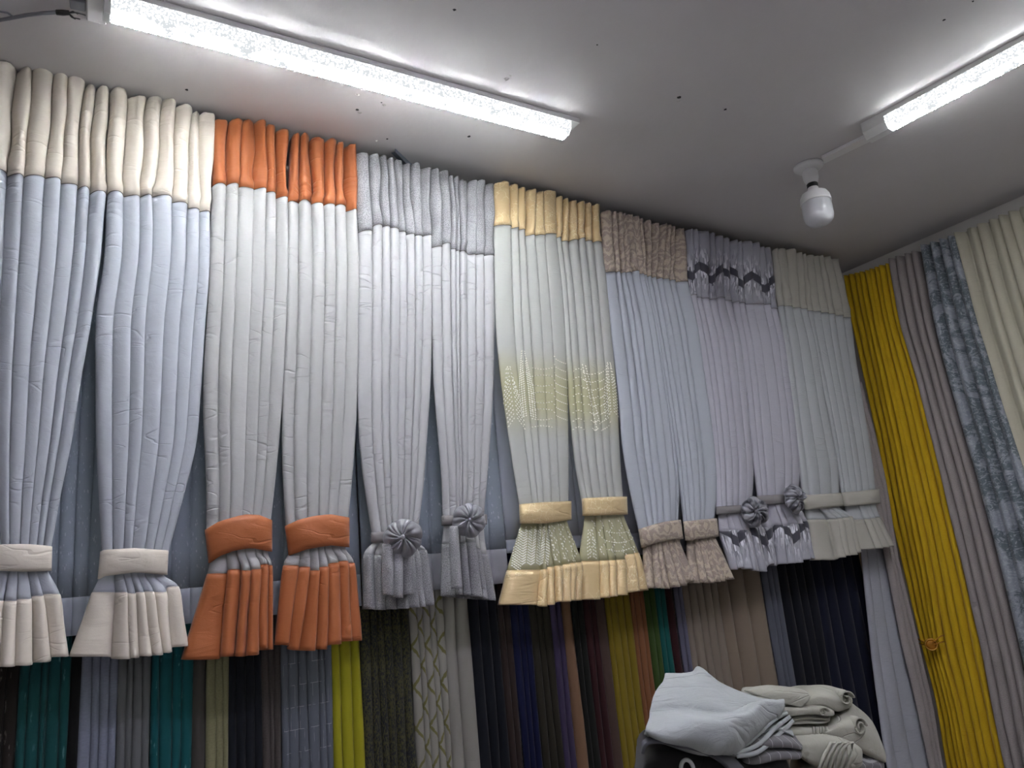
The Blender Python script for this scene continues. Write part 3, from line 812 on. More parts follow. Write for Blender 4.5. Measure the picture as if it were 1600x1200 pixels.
C11 = valance(11, 'lilac white curtain with silver and black zigzag heading, rosette facing the camera', (
    T('1074 1083 358, 1084 1092 358, 1093 1110 360, 1111 1119 363, 1120 1131 368, 1132 1142 371'),
    T('1080 1089 460, 1090 1099 464, 1100 1110 465, 1111 1122 467, 1123 1134 464, 1135 1146 469')),
    ([(450, 1078), (480, 1083), (550, 1097), (650, 1111), (700, 1116), (790, 1121)], [(480, 1147), (550, 1158), (600, 1163), (700, 1172), (790, 1178)]),
    ([(1119, 792), (1178, 788)], [(1120, 804), (1180, 800)]),
    dict(seam=T('1126 1142 830, 1143 1152 828, 1153 1163 828, 1164 1175 828, 1176 1186 824, 1187 1196 824'), hem=T('1144 1154 890, 1155 1165 887, 1166 1178 889, 1179 1190 892, 1191 1204 893, 1205 1218 880'), A=.013),
    (M['zigzag'], M['sheer_lilac'], M['sheer_lilac'], M['zigskirt']), zig_g, Ap=(.014, .009, .008), band_mat=M['strap'], strap=True)
C12 = valance(12, 'lilac white curtain with silver and black zigzag heading, narrow side-on rosette', (
    T('1143 1153 375, 1154 1162 377, 1163 1177 376, 1178 1187 379, 1188 1197 385, 1198 1209 386'),
    T('1147 1155 471, 1156 1165 473, 1166 1178 475, 1179 1194 474, 1195 1206 475, 1207 1219 482')),
    ([(480, 1149), (550, 1162), (620, 1170), (700, 1177), (775, 1184)], [(490, 1220), (550, 1228), (650, 1242), (700, 1246), (775, 1250)]),
    ([(1183, 775), (1251, 771)], [(1184, 789), (1253, 785)]),
    dict(seam=T('1196 1212 824, 1213 1223 820, 1224 1236 822, 1237 1247 818, 1248 1256 818, 1257 1266 814'), hem=T('1206 1219 884, 1220 1233 881, 1234 1246 880, 1247 1257 879, 1258 1268 874, 1269 1277 872'), A=.012),
    (M['zigzag'], M['sheer_lilac'], M['sheer_lilac'], M['zigskirt']), zig_g, Ap=(.014, .009, .008), band_mat=M['strap'], strap=True)
C13 = valance(13, 'dim grey white curtain with oatmeal heading, next to the zigzag pair', (
    T('1211 1218 388, 1219 1229 388, 1230 1247 388, 1248 1254 394'),
    T('1219 1228 477, 1229 1240 478, 1241 1254 480, 1255 1263 482')),
    ([(480, 1219), (550, 1229), (650, 1242), (770, 1255)], [(480, 1262), (560, 1276), (650, 1291), (700, 1301), (770, 1313)]),
    ([(1254, 774), (1285, 772), (1315, 770)], [(1257, 796), (1285, 794), (1318, 790)]),
    dict(seam=T('1264 1296 812, 1297 1308 811, 1309 1318 810, 1319 1326 809, 1327 1334 807'), hem=T('1275 1312 875, 1313 1322 871, 1323 1331 868, 1332 1341 867, 1342 1348 863'), A=.011),
    (M['cream_dim'], M['sheer_grey'], M['sheer_grey'], M['cream_dim']), oat_g, Ap=(.012, .009, .008))
C14 = valance(14, 'dim grey white curtain with oatmeal heading, last in the row at the corner', (
    T('1255 1262 397, 1263 1272 398, 1273 1280 399, 1281 1290 399, 1291 1300 400, 1301 1313 404'),
    T('1264 1272 485, 1273 1283 486, 1284 1296 488, 1297 1308 490, 1309 1320 492, 1321 1332 495')),
    ([(490, 1264), (560, 1278), (650, 1296), (700, 1306), (768, 1315)], [(500, 1332), (560, 1340), (650, 1354), (700, 1362), (765, 1370)]),
    ([(1314, 770), (1345, 767), (1373, 764)], [(1319, 791), (1345, 789), (1375, 786)]),
    dict(seam=T('1328 1352 812, 1353 1361 811, 1362 1370 810, 1371 1380 808'), hem=T('1344 1370 858, 1371 1381 857, 1382 1392 855, 1393 1402 853'), A=.011),
    (M['cream_dim'], M['sheer_grey'], M['sheer_grey'], M['cream_dim']), oat_g, Ap=(.012, .009, .008))

rosette(630, 840, YP - .058, .048, -.42, M['grey_satin'], C5[0], 7, 1)
rosette(733, 813, YP - .050, .045, -.42, M['grey_satin'], C6[0], 6, 2)
rosette(1180, 799, YP - .050, .049, -.50, M['zigrose'], C11[0], 6, 3)
rosette(1242, 780, YP - .045, .052, .0, M['zigrose'], C12[0], 6, 4)

# hanging tails in front of the first grey ruffle
def tails(lst, top, Y, mat, parent, seed):
    for i, ((a0, a1, yt), (b0, b1, yb)) in enumerate(zip(top, lst)):
        s_ = Sheet(1, 14, seed=seed + i)
        s_.row([a0, a1], yt, Y + .01, .012, 0); s_.row([(a0 + b0) / 2, (a1 + b1) / 2], (yt + yb) / 2, Y, .020, 0); s_.row([b0, b1], yb, Y - .004, .022, 0, mark='e')
        G_, m_ = s_.build(6, wob=.002); s_.mesh('hanging_tail', G_, 0, len(G_) - 1, mat, parent, .003)
tails(T('604 617 930, 618 633 934, 633 650 929'), T('600 616 850, 615 631 850, 628 644 850'), YP - .060, M['grey_velvet'], C5[0], 50)
tails(T('711 726 920'), T('705 718 822'), YP - .060, M['grey_velvet'], C6[0], 60)

# ---- embroidery on the organza: little stitches laid on the cloth
def stitches(tree_objs, dots, parent, size=.0024):
    V, F = [], []
    bvhs = []
    for o in tree_objs:
        me = o.data
        bvhs.append(BVHTree.FromPolygons([v.co.copy() for v in me.vertices], [tuple(p.vertices) for p in me.polygons]))
    for (x, y, ang) in dots:
        d = ray(x, y).normalized(); best = None
        for b in bvhs:
            h = b.ray_cast(CAM, d)
            if h[0] is not None and (best is None or h[3] < best[3]): best = h
        if best is None: continue
        p, nn = best[0], best[1]
        if nn.dot(d) > 0: nn = -nn
        a = Vector((cos(ang), 0, -sin(ang))); a = (a - nn * a.dot(nn)).normalized(); b2 = nn.cross(a)
        o = len(V)
        p = p + nn * .0008
        for u, v in ((-1.5, 0), (-.7, .75), (.7, .75), (1.5, 0), (.7, -.75), (-.7, -.75)): V.append(p + a * u * size + b2 * v * size)
        for u, v in ((-.7, 0), (.7, 0)): V.append(p + a * u * size + nn * size * .9)
        F += [(o, o + 6, o + 1), (o + 1, o + 6, o + 7, o + 2), (o + 2, o + 7, o + 3), (o + 3, o + 7, o + 4), (o + 4, o + 7, o + 6, o + 5), (o + 5, o + 6, o)]
    e = mesh_obj('embroidery', V, F, M['thread'], parent); e['kind'] = 'stuff'
def chevrons(cx0, y0, cx1, y1, n, hw0, hw1, drop, m=5):
    out = []
    for k in range(n):
        t = k / (n - 1); cx = cx0 + (cx1 - cx0) * t; cy = y0 + (y1 - y0) * t; hw = hw0 + (hw1 - hw0) * min(1, t * 1.7)
        mm = max(1, int(round(m * min(1, .25 + t * 1.8))))
        for s_ in (-1, 1):
            for j in range(1, mm + 1):
                q = j / mm; out.append((cx + s_ * hw * q, cy + drop * q, s_ * .8))
    return out
def arc_chain(x0, x1, y, dip, n, slope=0):
    return [(x0 + (x1 - x0) * k / (n - 1), y + dip * sin(pi * k / (n - 1)) + slope * k / (n - 1), 0.05) for k in range(n)]
D7 = chevrons(794, 557, 806, 650, 15, 3, 14, 20, 5) + chevrons(817, 545, 826, 648, 30, 2, 11, 4, 3)
for k in range(8):
    D7 += arc_chain(832, 862, 575 + k * 13.2, -2 if k % 2 else 2, 8)
    D7 += [(866 + 20 * (j / 7), 557 + k * 12.5 + 12 * sqrt(j / 7), .6 - j * .07) for j in range(8)]
stitches([C7[1]], D7, C7[0])
D8 = chevrons(951, 553, 957, 640, 20, 2, 11, 14, 4)
D8 += [(910 + 22 * t / 22, 570 + 97 * t / 22, 1.2) for t in range(23)] + [(915 + 22 * t / 22, 572 + 90 * t / 22, 1.2) for t in range(23)]
for k in range(8):
    D8 += arc_chain(896, 912, 580 + k * 13, -4, 5) + arc_chain(912 + k * 2, 934, 582 + k * 12.5, 3, 6)
    D8 += [(948 + k * .8 - 14 * (j / 5), 572 + k * 12.5 + 13 * sqrt(j / 5) , -.7) for j in range(6)]
stitches([C8[1]], D8, C8[0])
def skirt_part(C, nm): return [o for o in C[0].children if o.name.split('.')[0] == nm]
D = []
for k in range(17): D += [(798 + 12 * (j / 4) + k * .0 - k * .4 + 8, 824 + k * 4 + j * 2.2, .4) for j in range(5)] if k < 16 else []
for cx in (822, 836, 850): D += chevrons(cx + 4, 820, cx, 878, 15, 4, 6, 4, 3)
for cx, y0 in ((862, 822), (876, 820), (890, 824)): D += [(cx + 10 * t / 15 + 3 * sin(t * 1.3), y0 + 56 * t / 15, 1.1) for t in range(16)] + [(cx - 4 + 10 * t / 15, y0 + 56 * t / 15, 1.1) for t in range(0, 16, 2)]
stitches(skirt_part(C7, 'skirt'), D, C7[0])
D = []
for cx in (925, 938, 952, 966, 980): D += [(cx + (8 + (cx - 950) * .25) * t / 14 + 4 * sin(t * .9), 814 + 52 * t / 14, 1.0) for t in range(15)]
for y in (830, 845, 858): D += arc_chain(948, 990, y, 5, 12, -4)
D += chevrons(922, 825, 925, 868, 9, 3, 6, 4, 2)
stitches(skirt_part(C8, 'skirt'), D, C8[0])

# ------------------------------------------------------------------ rails that carry the curtains
xl_w, xr_w = PY(-95, 300, YP).x, WR - .12
M['rail'] = plain('rail_metal', (.35, .34, .33), .4, .6)
def rail(label, y, z, x0, x1):
    rt = root('curtain_rail', Vector(((x0 + x1) / 2, y, z)), label, 'curtain rail')
    tube('rod', [Vector((x0, y, z)), Vector(((x0 + x1) / 2, y, z)), Vector((x1, y, z))], .008, M['rail'], rt, 12)
    for k in range(5):
        x = x0 + (x1 - x0) * (k + .5) / 5
        box_obj('bracket', (x - .008, y, z - .006), (x + .008, WB, z + .006), M['rail'], rt)
rail('long metal rail hidden behind the headings of the tied curtains', YP + .035, ZC - .11, xl_w, PY(1313, 404, YP).x - .03)
rail('lower metal rail behind the tied curtains carrying the long dark curtains', WB - .065, 1.575, xl_w, xr_w)

# ------------------------------------------------------------------ simple long curtains (world space)
def cloth_rows(x0, x1, z0, z1, Y, N, A, seed, mat, name, parent, segs=8, rows=16, wob=.004, pleat=.085, flare=0.0, squash=.0):
    rnd = random.Random(seed); ws = [rnd.uniform(.75, 1.3) for _ in range(N)]; tot = sum(ws)
    b = [x0]
    for w in ws: b.append(b[-1] + (x1 - x0) * w / tot)
    fa = [rnd.uniform(.7, 1.2) for _ in range(N)]; V, U = [], []
    for r in range(rows + 1):
        t = r / rows; z = z1 + (z0 - z1) * t
        for j in range(N * segs + 1):
            i = min(j // segs, N - 1); v = (j - i * segs) / segs
            x = b[i] + (b[i + 1] - b[i]) * (.5 - .5 * cos(pi * v))
            x = x + flare * t * (x - (x0 + x1) / 2)
            e = i + (1 if v > .5 else 0)
            x += wob * noise.noise(Vector((e * 3.1 + seed, z * 3, .3)))
            y = Y + A * fa[i] * (1 - sin(pi * v)) + wob * noise.noise(Vector((i * 2.1 + seed, z * 4, 4.4))) * sin(pi * v)
            V.append(Vector((x, y, z))); U.append(((i + v) * pleat + seed, z))
    return mesh_obj(name, V, grid_faces(rows + 1, N * segs + 1), mat, parent, U, solid=.002)

# sheers behind the tied curtains
YS = 1.935
def sheer(label, px0, px1, zb, zh, seed, m1, m2, N):
    x0, x1 = PY(px0, 900, YS).x, PY(px1, 900, YS).x
    rt = root('sheer_curtain', Vector(((x0 + x1) / 2, YS, zb)), label, 'curtain', 'sheers behind the tied curtains')
    cloth_rows(x0, x1, zh, 2.60, YS, N, .010, seed, m1, 'panel', rt, 8, 14, .004, .10)
    cloth_rows(x0, x1, zb, zh, YS, N, .010, seed, m2, 'hem_band', rt, 8, 4, .004, .10)
zb = PY(330, 971, YS).z; zh = PY(330, 916, YS).z
sheer('blue grey glitter sheer showing between the first cream and orange curtains', -90, 331, zb, zh, 3, M['gauze'], M['gauze_plain'], 13)
sheer('grey sheer showing in the gap between the two orange curtains', 333, 566, zb, zh, 4, M['gauze'], M['gauze_plain'], 8)
zb2 = PY(790, 900, YS).z; zh2 = PY(790, 860, YS).z
sheer('pale sheer hanging lower between the grey and the gold curtains', 568, 796, PY(780, 912, YS).z, PY(780, 858, YS).z, 5, M['gauze'], M['gauze_pale'], 9)
sheer('dull mauve grey sheer between and behind the two gold curtains', 798, 985, PY(850, 860, YS).z, PY(850, 840, YS).z, 6, M['gauze_plain'], M['gauze_plain'], 7)

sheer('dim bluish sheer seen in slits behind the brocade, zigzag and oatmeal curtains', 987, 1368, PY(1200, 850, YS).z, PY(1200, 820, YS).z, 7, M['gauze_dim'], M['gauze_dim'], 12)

# long curtains below, all on one rail
LC = [ # px at y=1100 from, to, pleats, colour, pattern, label
 (-45, 29, 3, (.040, .032, .026), pat_flecks((.30, .27, .24), (60, 26), .62), 'blackish brown long curtain with pale flecks, at the left picture edge'),
 (29, 107, 5, (.012, .085, .085), pat_flecks((.10, .25, .25), (60, 26), .70), 'dark teal flecked long curtain, left of the blue grey one'),
 (107, 125, 1, (.012, .012, .012), None, 'narrow black long curtain between teal and blue grey'),
 (125, 184, 4, (.28, .31, .39), pat_slub(.2), 'light blue grey long curtain under the second cream tied curtain'),
 (184, 236, 4, (.17, .18, .18), None, 'mid grey long curtain right of the light blue grey one'),
 (236, 301, 4, (.010, .11, .12), pat_flecks((.12, .34, .36), (60, 26), .66), 'brighter teal flecked long curtain under the first orange skirt'),
 (301, 324, 1, (.085, .078, .068), None, 'narrow grey brown long curtain between teal and olive'),
 (324, 357, 3, (.30, .29, .16), pat_slub(.3, (.12, .11, .05)), 'olive gold long curtain under the first orange skirt'),
 (357, 410, 4, (.020, .024, .032), None, 'near black long curtain right of the olive one'),
 (410, 440, 3, (.10, .085, .078), pat_slub(.4, (.04, .035, .03)), 'dark grey brown long curtain between black and grey'),
 (440, 521, 6, (.155, .175, .205), pat_dashes((.45, .46, .48)), 'slate grey long curtain with pale dashes under the second orange skirt'),
 (521, 568, 3, (.42, .40, .020), None, 'acid yellow long curtain under the second orange skirt'),
 (568, 648, 6, (.040, .045, .048), pat_speckle((.14, .13, .04), .5, 120), 'charcoal long curtain with faint gold mottling, right of the acid yellow one'),
 (648, 702, 5, (.36, .35, .30), pat_trellis((.16, .15, .03)), 'stone long curtain printed with an olive trellis'),
 (702, 746, 2, (.34, .33, .29), None, 'plain stone long curtain right of the trellis print'),
 (746, 792, 3, (.010, .013, .020), None, 'black navy long curtain right of the plain stone one'),
 (792, 812, 2, (.060, .040, .034), None, 'very dark brown long curtain left of the royal blue one'),
 (812, 842, 3, (.010, .015, .070), None, 'deep royal blue long curtain under the first gold skirt'),
 (842, 874, 3, (.045, .040, .026), None, 'dark olive brown long curtain left of the purple one'),
 (874, 894, 2, (.065, .050, .105), None, 'dull purple long curtain under the first gold skirt'),
 (894, 912, 1, (.26, .15, .085), None, 'narrow copper brown long curtain under the gold pair'),
 (912, 930, 2, (.016, .018, .014), None, 'narrow black green long curtain right of the copper one'),
 (930, 950, 2, (.070, .022, .024), None, 'dark maroon long curtain under the second gold skirt'),
 (950, 965, 1, (.095, .060, .048), None, 'narrow brown long curtain left of the mustard one'),
 (965, 1006, 4, (.27, .20, .020), None, 'mustard long curtain under the second gold skirt'),
 (1006, 1029, 3, (.27, .115, .050), None, 'rust brown long curtain between mustard and green'),
 (1029, 1047, 2, (.045, .085, .018), None, 'dark green long curtain left of the sea green one'),
 (1047, 1064, 2, (.010, .105, .095), None, 'sea green long curtain behind the heap of cloth'),
 (1064, 1078, 1, (.060, .016, .020), None, 'narrow wine red long curtain right of the sea green one'),
 (1078, 1092, 2, (.16, .16, .22), None, 'narrow slate violet long curtain left of the beige one'),
 (1092, 1152, 5, (.28, .235, .185), None, 'beige long curtain with narrow pleats under the brocade skirts'),
 (1152, 1226, 3, (.27, .215, .16), None, 'tan long curtain with wide pleats under the zigzag skirts'),
 (1226, 1252, 3, (.12, .13, .16), None, 'slate blue long curtain right of the tan one'),
 (1252, 1310, 4, (.012, .014, .022), None, 'black long curtain behind the heap, right of the slate blue one'),
 (1310, 1392, 5, (.010, .013, .034), None, 'midnight blue long curtain beside the white one at the corner'),
]
for i, (p0, p1, N, colr, pt, lab) in enumerate(LC):
    YL = 1.965
    x0, x1 = PY(p0, 1100, YL).x, PY(p1, 1100, YL).x
    colr = tuple(v * (.60 if max(colr) < .08 else .92) for v in colr)
    m = fabric('long_curtain_cloth', colr, rough=.8, sheen=.1, bump=.15, pattern=pt, spec=.2)
    o = cloth_rows(x0, x1, .06, 1.60, YL, N, min(.028, (x1 - x0) / N * .55), i * 1.3, m, 'long_curtain', None, 8, 18, .005, .085)
    props(o, lab, 'curtain', 'long curtains on the lower rail')

# white and taupe curtains gathered beside the corner
def px_curtain(label, name, rows, N, axis, plane, A, mat, seed, group=None, zlow=.08, fr=None, segs=8, wob=.004, B=0.0):
    """rows: (y_px, x_left, x_right, y_right) ; continues straight to the floor below the picture"""
    fn = PY if axis == 'y' else PXX
    s_ = Sheet(N, segs, seed=seed, axis=axis)
    if fr is None:
        rnd = random.Random(seed); ws = [rnd.uniform(.8, 1.25) for _ in range(N)]; fr = [0]
        for w in ws: fr.append(fr[-1] + w / sum(ws))
    for (yl, xl, xr, yr) in rows:
        b = spread(fr, xl, xr)
        s_.row(b, [yl + (yr - yl) * (fr[i] + fr[i + 1]) / 2 for i in range(N)], plane, A * 1.4, B)
    last = s_.rows[-1]
    s_.rows.append([Vector((q.x, q.y, zlow)) for q in last])
    G, mk = s_.build([6] * (len(rows) - 1) + [6], wob=wob, wscale=4)
    cx = sum((q for q in G[-1]), Vector()) / len(G[-1])
    o = s_.mesh(name, G, 0, len(G) - 1, mat, None, .002)
    return props(o, label, 'curtain', group), G
M['white_slub'] = fabric('white_slub_voile', (.50, .51, .56), transl=.2, bump=.25, pattern=pat_slub(.2, (.30, .31, .35)))
M['taupe'] = fabric('taupe_linen', (.36, .32, .31), bump=.25, pattern=pat_speckle((.22, .19, .18), .5, 300))
M['yellow'] = fabric('mustard_yellow_linen', (.62, .40, .012), bump=.25, pattern=pat_speckle((.42, .26, .01), .4, 300))
M['floral'] = fabric('blue_grey_floral', (.30, .32, .36), bump=.2, pattern=pat_floral((.10, .125, .14), (.46, .48, .52)))
M['ivory'] = fabric('ivory_linen', (.50, .47, .37), bump=.2, pattern=pat_slub(.12, (.36, .34, .28)))
px_curtain('plain white voile curtain hanging at the corner beside the midnight blue one', 'voile_curtain',
    [(800, 1338, 1385, 795), (870, 1349, 1392, 866), (1000, 1363, 1415, 1000), (1100, 1375, 1438, 1100), (1210, 1392, 1462, 1210)], 3, 'y', 1.915, .014, M['white_slub'], 31, fr=[0, .22, .55, 1.0])
px_curtain('narrow taupe curtain squeezed between the white voile and the yellow curtain', 'linen_curtain',
    [(600, 1330, 1350, 596), (740, 1362, 1386, 735), (870, 1388, 1407, 866), (1000, 1414, 1439, 1000), (1100, 1438, 1462, 1100), (1210, 1461, 1480, 1210)], 3, 'y', 1.885, .012, M['taupe'], 33, wob=.002)
XW = WR - .085
gright = 'full length curtains on the right wall'
px_curtain('mustard yellow curtain held by a gold ring tieback', 'linen_curtain',
    [(431, 1316, 1357, 421), (500, 1328, 1371, 495), (600, 1350, 1393, 596), (700, 1371, 1415, 697), (800, 1389, 1436, 800), (900, 1412, 1455, 900), (1000, 1436, 1470, 1000), (1100, 1461, 1496, 1100), (1210, 1479, 1519, 1210)],
    5, 'x', XW - .01, .022, M['yellow'], 41, gright, fr=[0, .19, .4, .6, .8, 1], wob=.002)
px_curtain('mustard yellow curtain hanging free to the right of the gold ring', 'linen_curtain',
    [(421, 1356, 1387, 410), (500, 1370, 1402, 495), (600, 1392, 1431, 596), (700, 1414, 1456, 697), (800, 1437, 1480, 800), (900, 1457, 1503, 900), (1000, 1473, 1526, 1000), (1100, 1498, 1545, 1100), (1210, 1521, 1569, 1210)],
    4, 'x', XW, .022, M['yellow'], 42, gright, fr=[0, .28, .52, .76, 1], wob=.002)
px_curtain('pinkish taupe curtain between the yellow and the floral one', 'linen_curtain',
    [(405, 1386, 1433, 390), (500, 1403, 1451, 490), (600, 1431, 1476, 590), (800, 1481, 1533, 790), (1000, 1527, 1582, 990), (1210, 1570, 1626, 1200)],
    4, 'x', XW, .024, M['taupe'], 43, gright, wob=.003)
px_curtain('blue grey floral print curtain on the right wall', 'floral_curtain',
    [(384, 1432, 1487, 366), (500, 1453, 1519, 485), (600, 1477, 1549, 585), (800, 1534, 1610, 780), (1000, 1583, 1670, 980), (1210, 1627, 1725, 1190)],
    4, 'x', XW - .02, .030, M['floral'], 44, gright, wob=.003)
px_curtain('ivory curtain at the right picture edge, beside the floral one', 'ivory_curtain',
    [(366, 1487, 1640, 306), (500, 1520, 1683, 440), (600, 1550, 1715, 540), (800, 1611, 1778, 740), (1000, 1671, 1842, 940)],
    9, 'x', XW, .024, M['ivory'], 45, gright, wob=.003)
# gold ring tieback on the yellow curtain (part of its own: slips over the gathered pleats)
M['gold_metal'] = plain('gold_metal', (.95, .50, .10), .25, .7)
M['ring_cord'] = plain('gold_cord', (.42, .17, .01), .4, .2)
X0 = XW - .045
rg = root('ring_tieback', PXX(1455, 1006, X0), 'gold ring tieback with double cord round the yellow curtain', 'tieback')
cc = PXX(1455, 1007, X0 - .004); nrm = Vector((-.75, -.62, -.05)).normalized()
e1 = nrm.cross(Vector((0, 0, 1))).normalized(); e2 = e1.cross(nrm)
tube('ring', [cc + .021 * (cos(q * pi / 18) * e1 + sin(q * pi / 18) * e2) for q in range(36)], .0032, M['gold_metal'], rg, 8, closed=True)
lathe('disc', [(.001, .003), (.013, .0025), (.0185, 0), (.012, -.002), (.001, -.002)], cc, nrm, M['ring_cord'], rg, 28)
for dy, k in ((-3, 0), (4, 1)):
    tube('cord', [PXX(x, y + dy * s, X0 + o) for x, y, s, o in ((1425, 998, 1, .05), (1432, 1000, 1, .01), (1443, 1005, .6, .0), (1452, 1007, .3, -.002), (1462, 1003, .8, -.002), (1470, 998, 1.4, .004), (1475, 997, 1.4, .03))], .0022, M['ring_cord'], rg, 6)

# rail for the right wall
rt = root('curtain_rail', Vector((WR - .045, 1.0, ZC - .2)), 'metal rail on the right wall behind the long curtain tops', 'curtain rail')
tube('rod', [Vector((WR - .045, -.2, ZC - .16)), Vector((WR - .045, .9, ZC - .16)), Vector((WR - .045, 1.84, ZC - .16))], .008, M['rail'], rt, 12)
for y in (.0, .6, 1.2, 1.8): box_obj('bracket', (WR - .045, y - .008, ZC - .166), (WR, y + .008, ZC - .154), M['rail'], rt)

# ------------------------------------------------------------------ table with the heap of folded cloth
M['linen_white'] = fabric('white_canvas', (.40, .425, .42), bump=.5, wrinkle=.9)
M['linen_cream'] = fabric('cream_canvas', (.40, .395, .33), bump=.5, wrinkle=.9)
def pat_checks(line):
    def f(t, c, uv):
        b = t.new('ShaderNodeTexBrick', i_Scale=1.0); b.offset = .35
        t.put(b.inputs[0], t.coord('UV', (1, 1, 1), (0, 0, .2)))
        t.put(b.inputs['Color1'], (0, 0, 0)); t.put(b.inputs['Color2'], (0, 0, 0)); t.put(b.inputs['Mortar'], (1, 1, 1))
        b.inputs['Mortar Size'].default_value = .0011; b.inputs['Brick Width'].default_value = .034; b.inputs['Row Height'].default_value = .022
        sp = t.new('ShaderNodeSeparateColor'); t.put(sp.inputs[0], b.outputs[0])
        return t.mix(t.math('MULTIPLY', sp.outputs[0], .7), c, line), None, None
    return f
M['check'] = fabric('grey_checked_cloth', (.17, .165, .17), bump=.25, pattern=pat_checks((.50, .50, .50)))
M['black_cloth'] = fabric('black_cloth', (.014, .013, .013), bump=.2, rough=.7)
M['dark_grey_cloth'] = fabric('dark_grey_cloth', (.07, .07, .08), bump=.2)
M['wood'] = plain('table_wood', (.16, .09, .05), .5, bump=.2)

TT = .82
tb = root('display_table', Vector((1.52, 1.5, 0)), 'dark wooden table under the heap of folded cloth', 'table')
box_obj('tabletop', (1.00, 1.22, TT - .03), (2.12, 1.80, TT), M['wood'], tb, .004)
box_obj('apron', (1.05, 1.26, TT - .11), (2.07, 1.29, TT - .03), M['wood'], tb)
for x in (1.03, 2.04):
    for y in (1.25, 1.72): box_obj('leg', (x, y, 0), (x + .05, y + .05, TT - .03), M['wood'], tb, .003)

def loft(name, rows, mat, parent, sub=6, solid=.005, amp=.003, seed=0):
    """rows of (px, py, depth)"""
    P = [[PY(*q) for q in r] for r in rows]
    def cm(L, n):
        out = []
        for i in range(len(L) - 1):
            a, d = L[max(i - 1, 0)], L[min(i + 2, len(L) - 1)]
            for k in range(n): out.append(catmull(a, L[i], L[i + 1], d, k / n))
        out.append(L[-1]); return out
    A = [cm(r, sub) for r in P]
    cols = [cm([A[r][c] for r in range(len(A))], sub) for c in range(len(A[0]))]
    V, U = [], []
    for r in range(len(cols[0])):
        for c in range(len(cols)):
            q = cols[c][r]
            q = q + Vector((0, 1, .5)) * amp * noise.noise(Vector((q.x * 14 + seed, q.z * 20, q.y * 8)))
            V.append(q); U.append((q.x, q.z + q.y))
    return mesh_obj(name, V, grid_faces(len(cols[0]), len(cols)), mat, parent, U, solid=solid)

def bundle(name, st, Y, depth, mat, parent, layers=3, seed=0, groove=.22, amp=.004, sag=0.0):
    """folded or rolled cloth: stations (px, y_top, y_bottom) on the near face"""
    S = []
    for i in range(len(st) - 1):
        a, d = st[max(i - 1, 0)], st[min(i + 2, len(st) - 1)]
        for k in range(6): S.append([catmull(a[m], st[i][m], st[i + 1][m], d[m], k / 6) for m in range(3)])
    S.append(list(st[-1])); n = len(S); C = 44; V, U = [], []
    for i, (x, yt, yb) in enumerate(S):
        t = i / (n - 1); en = (1 - (2 * t - 1) ** 8) ** .5 if 0 < t < 1 else 0.0
        ft, fb = PY(x, yt, Y), PY(x, yb, Y)
        mz, hz = (ft.z + fb.z) / 2, (ft.z - fb.z) / 2; mx = (ft.x + fb.x) / 2
        for k in range(C):
            a = 2 * pi * k / C
            ca, sa = cos(a), sin(a)
            z = (abs(sa) ** .55) * (1 if sa > 0 else -1); y = (abs(ca) ** .55) * (1 if ca > 0 else -1)
            g = 1.0
            if layers > 1: g = 1 - groove * (1 - abs(sin(layers * pi * (z * .5 + .5 + .04 * sin(t * 5 + seed)))) ** .5) * (1 if abs(z) < .96 else 0)
            yy = Y + depth / 2 + y * depth / 2 * g * (.55 + .45 * en)
            zz = mz + z * hz * (.45 + .55 * en)
            q = Vector((mx + (ft.x - mx) * z + (yy - Y) * mx / Y * .9, yy, zz))
            q += Vector((.3, 1, 1)) * amp * noise.noise(Vector((q.x * 12 + seed, q.y * 10, q.z * 16)))
            V.append(q); U.append((q.x, a * .03 + q.z))
    F = grid_faces(n, C, wrap=True) + [tuple(range(C))[::-1], tuple((n - 1) * C + k for k in range(C))]
    return mesh_obj(name, V, F, mat, parent, U)

hg = 'cloth heaped on the table'
r = root('folded_cloth', PY(1110, 1170, 1.34), 'large pale grey canvas cloth flung over the left of the heap, peaked corner on top', 'cloth', hg)
loft('sheet', [
    [(1007, 1146, 1.36), (1035, 1162, 1.36), (1085, 1176, 1.36), (1138, 1180, 1.36), (1162, 1162, 1.38), (1198, 1134, 1.40), (1222, 1118, 1.42)],
    [(1004, 1138, 1.30), (1036, 1156, 1.275), (1086, 1169, 1.27), (1139, 1173, 1.27), (1163, 1153, 1.30), (1199, 1123, 1.34), (1224, 1108, 1.37)],
    [(1006, 1127, 1.31), (1045, 1126, 1.29), (1095, 1130, 1.26), (1143, 1126, 1.265), (1168, 1113, 1.30), (1198, 1100, 1.34), (1226, 1096, 1.38)],
    [(1011, 1113, 1.34), (1050, 1112, 1.34), (1098, 1116, 1.335), (1141, 1112, 1.33), (1169, 1104, 1.36), (1198, 1096, 1.38), (1224, 1093, 1.41)],
    [(1018, 1098, 1.36), (1055, 1092, 1.36), (1100, 1096, 1.35), (1140, 1099, 1.36), (1170, 1097, 1.38), (1198, 1092, 1.40), (1222, 1091, 1.42)],
    [(1041, 1056, 1.45), (1062, 1054, 1.45), (1084, 1053, 1.45), (1096, 1045, 1.46), (1120, 1065, 1.46), (1152, 1082, 1.46), (1190, 1084, 1.46)],
    [(1043, 1063, 1.52), (1064, 1062, 1.52), (1086, 1062, 1.52), (1098, 1058, 1.53), (1122, 1074, 1.53), (1154, 1090, 1.53), (1192, 1090, 1.53)]], M['linen_white'], r, 6, .005, .013, 2)
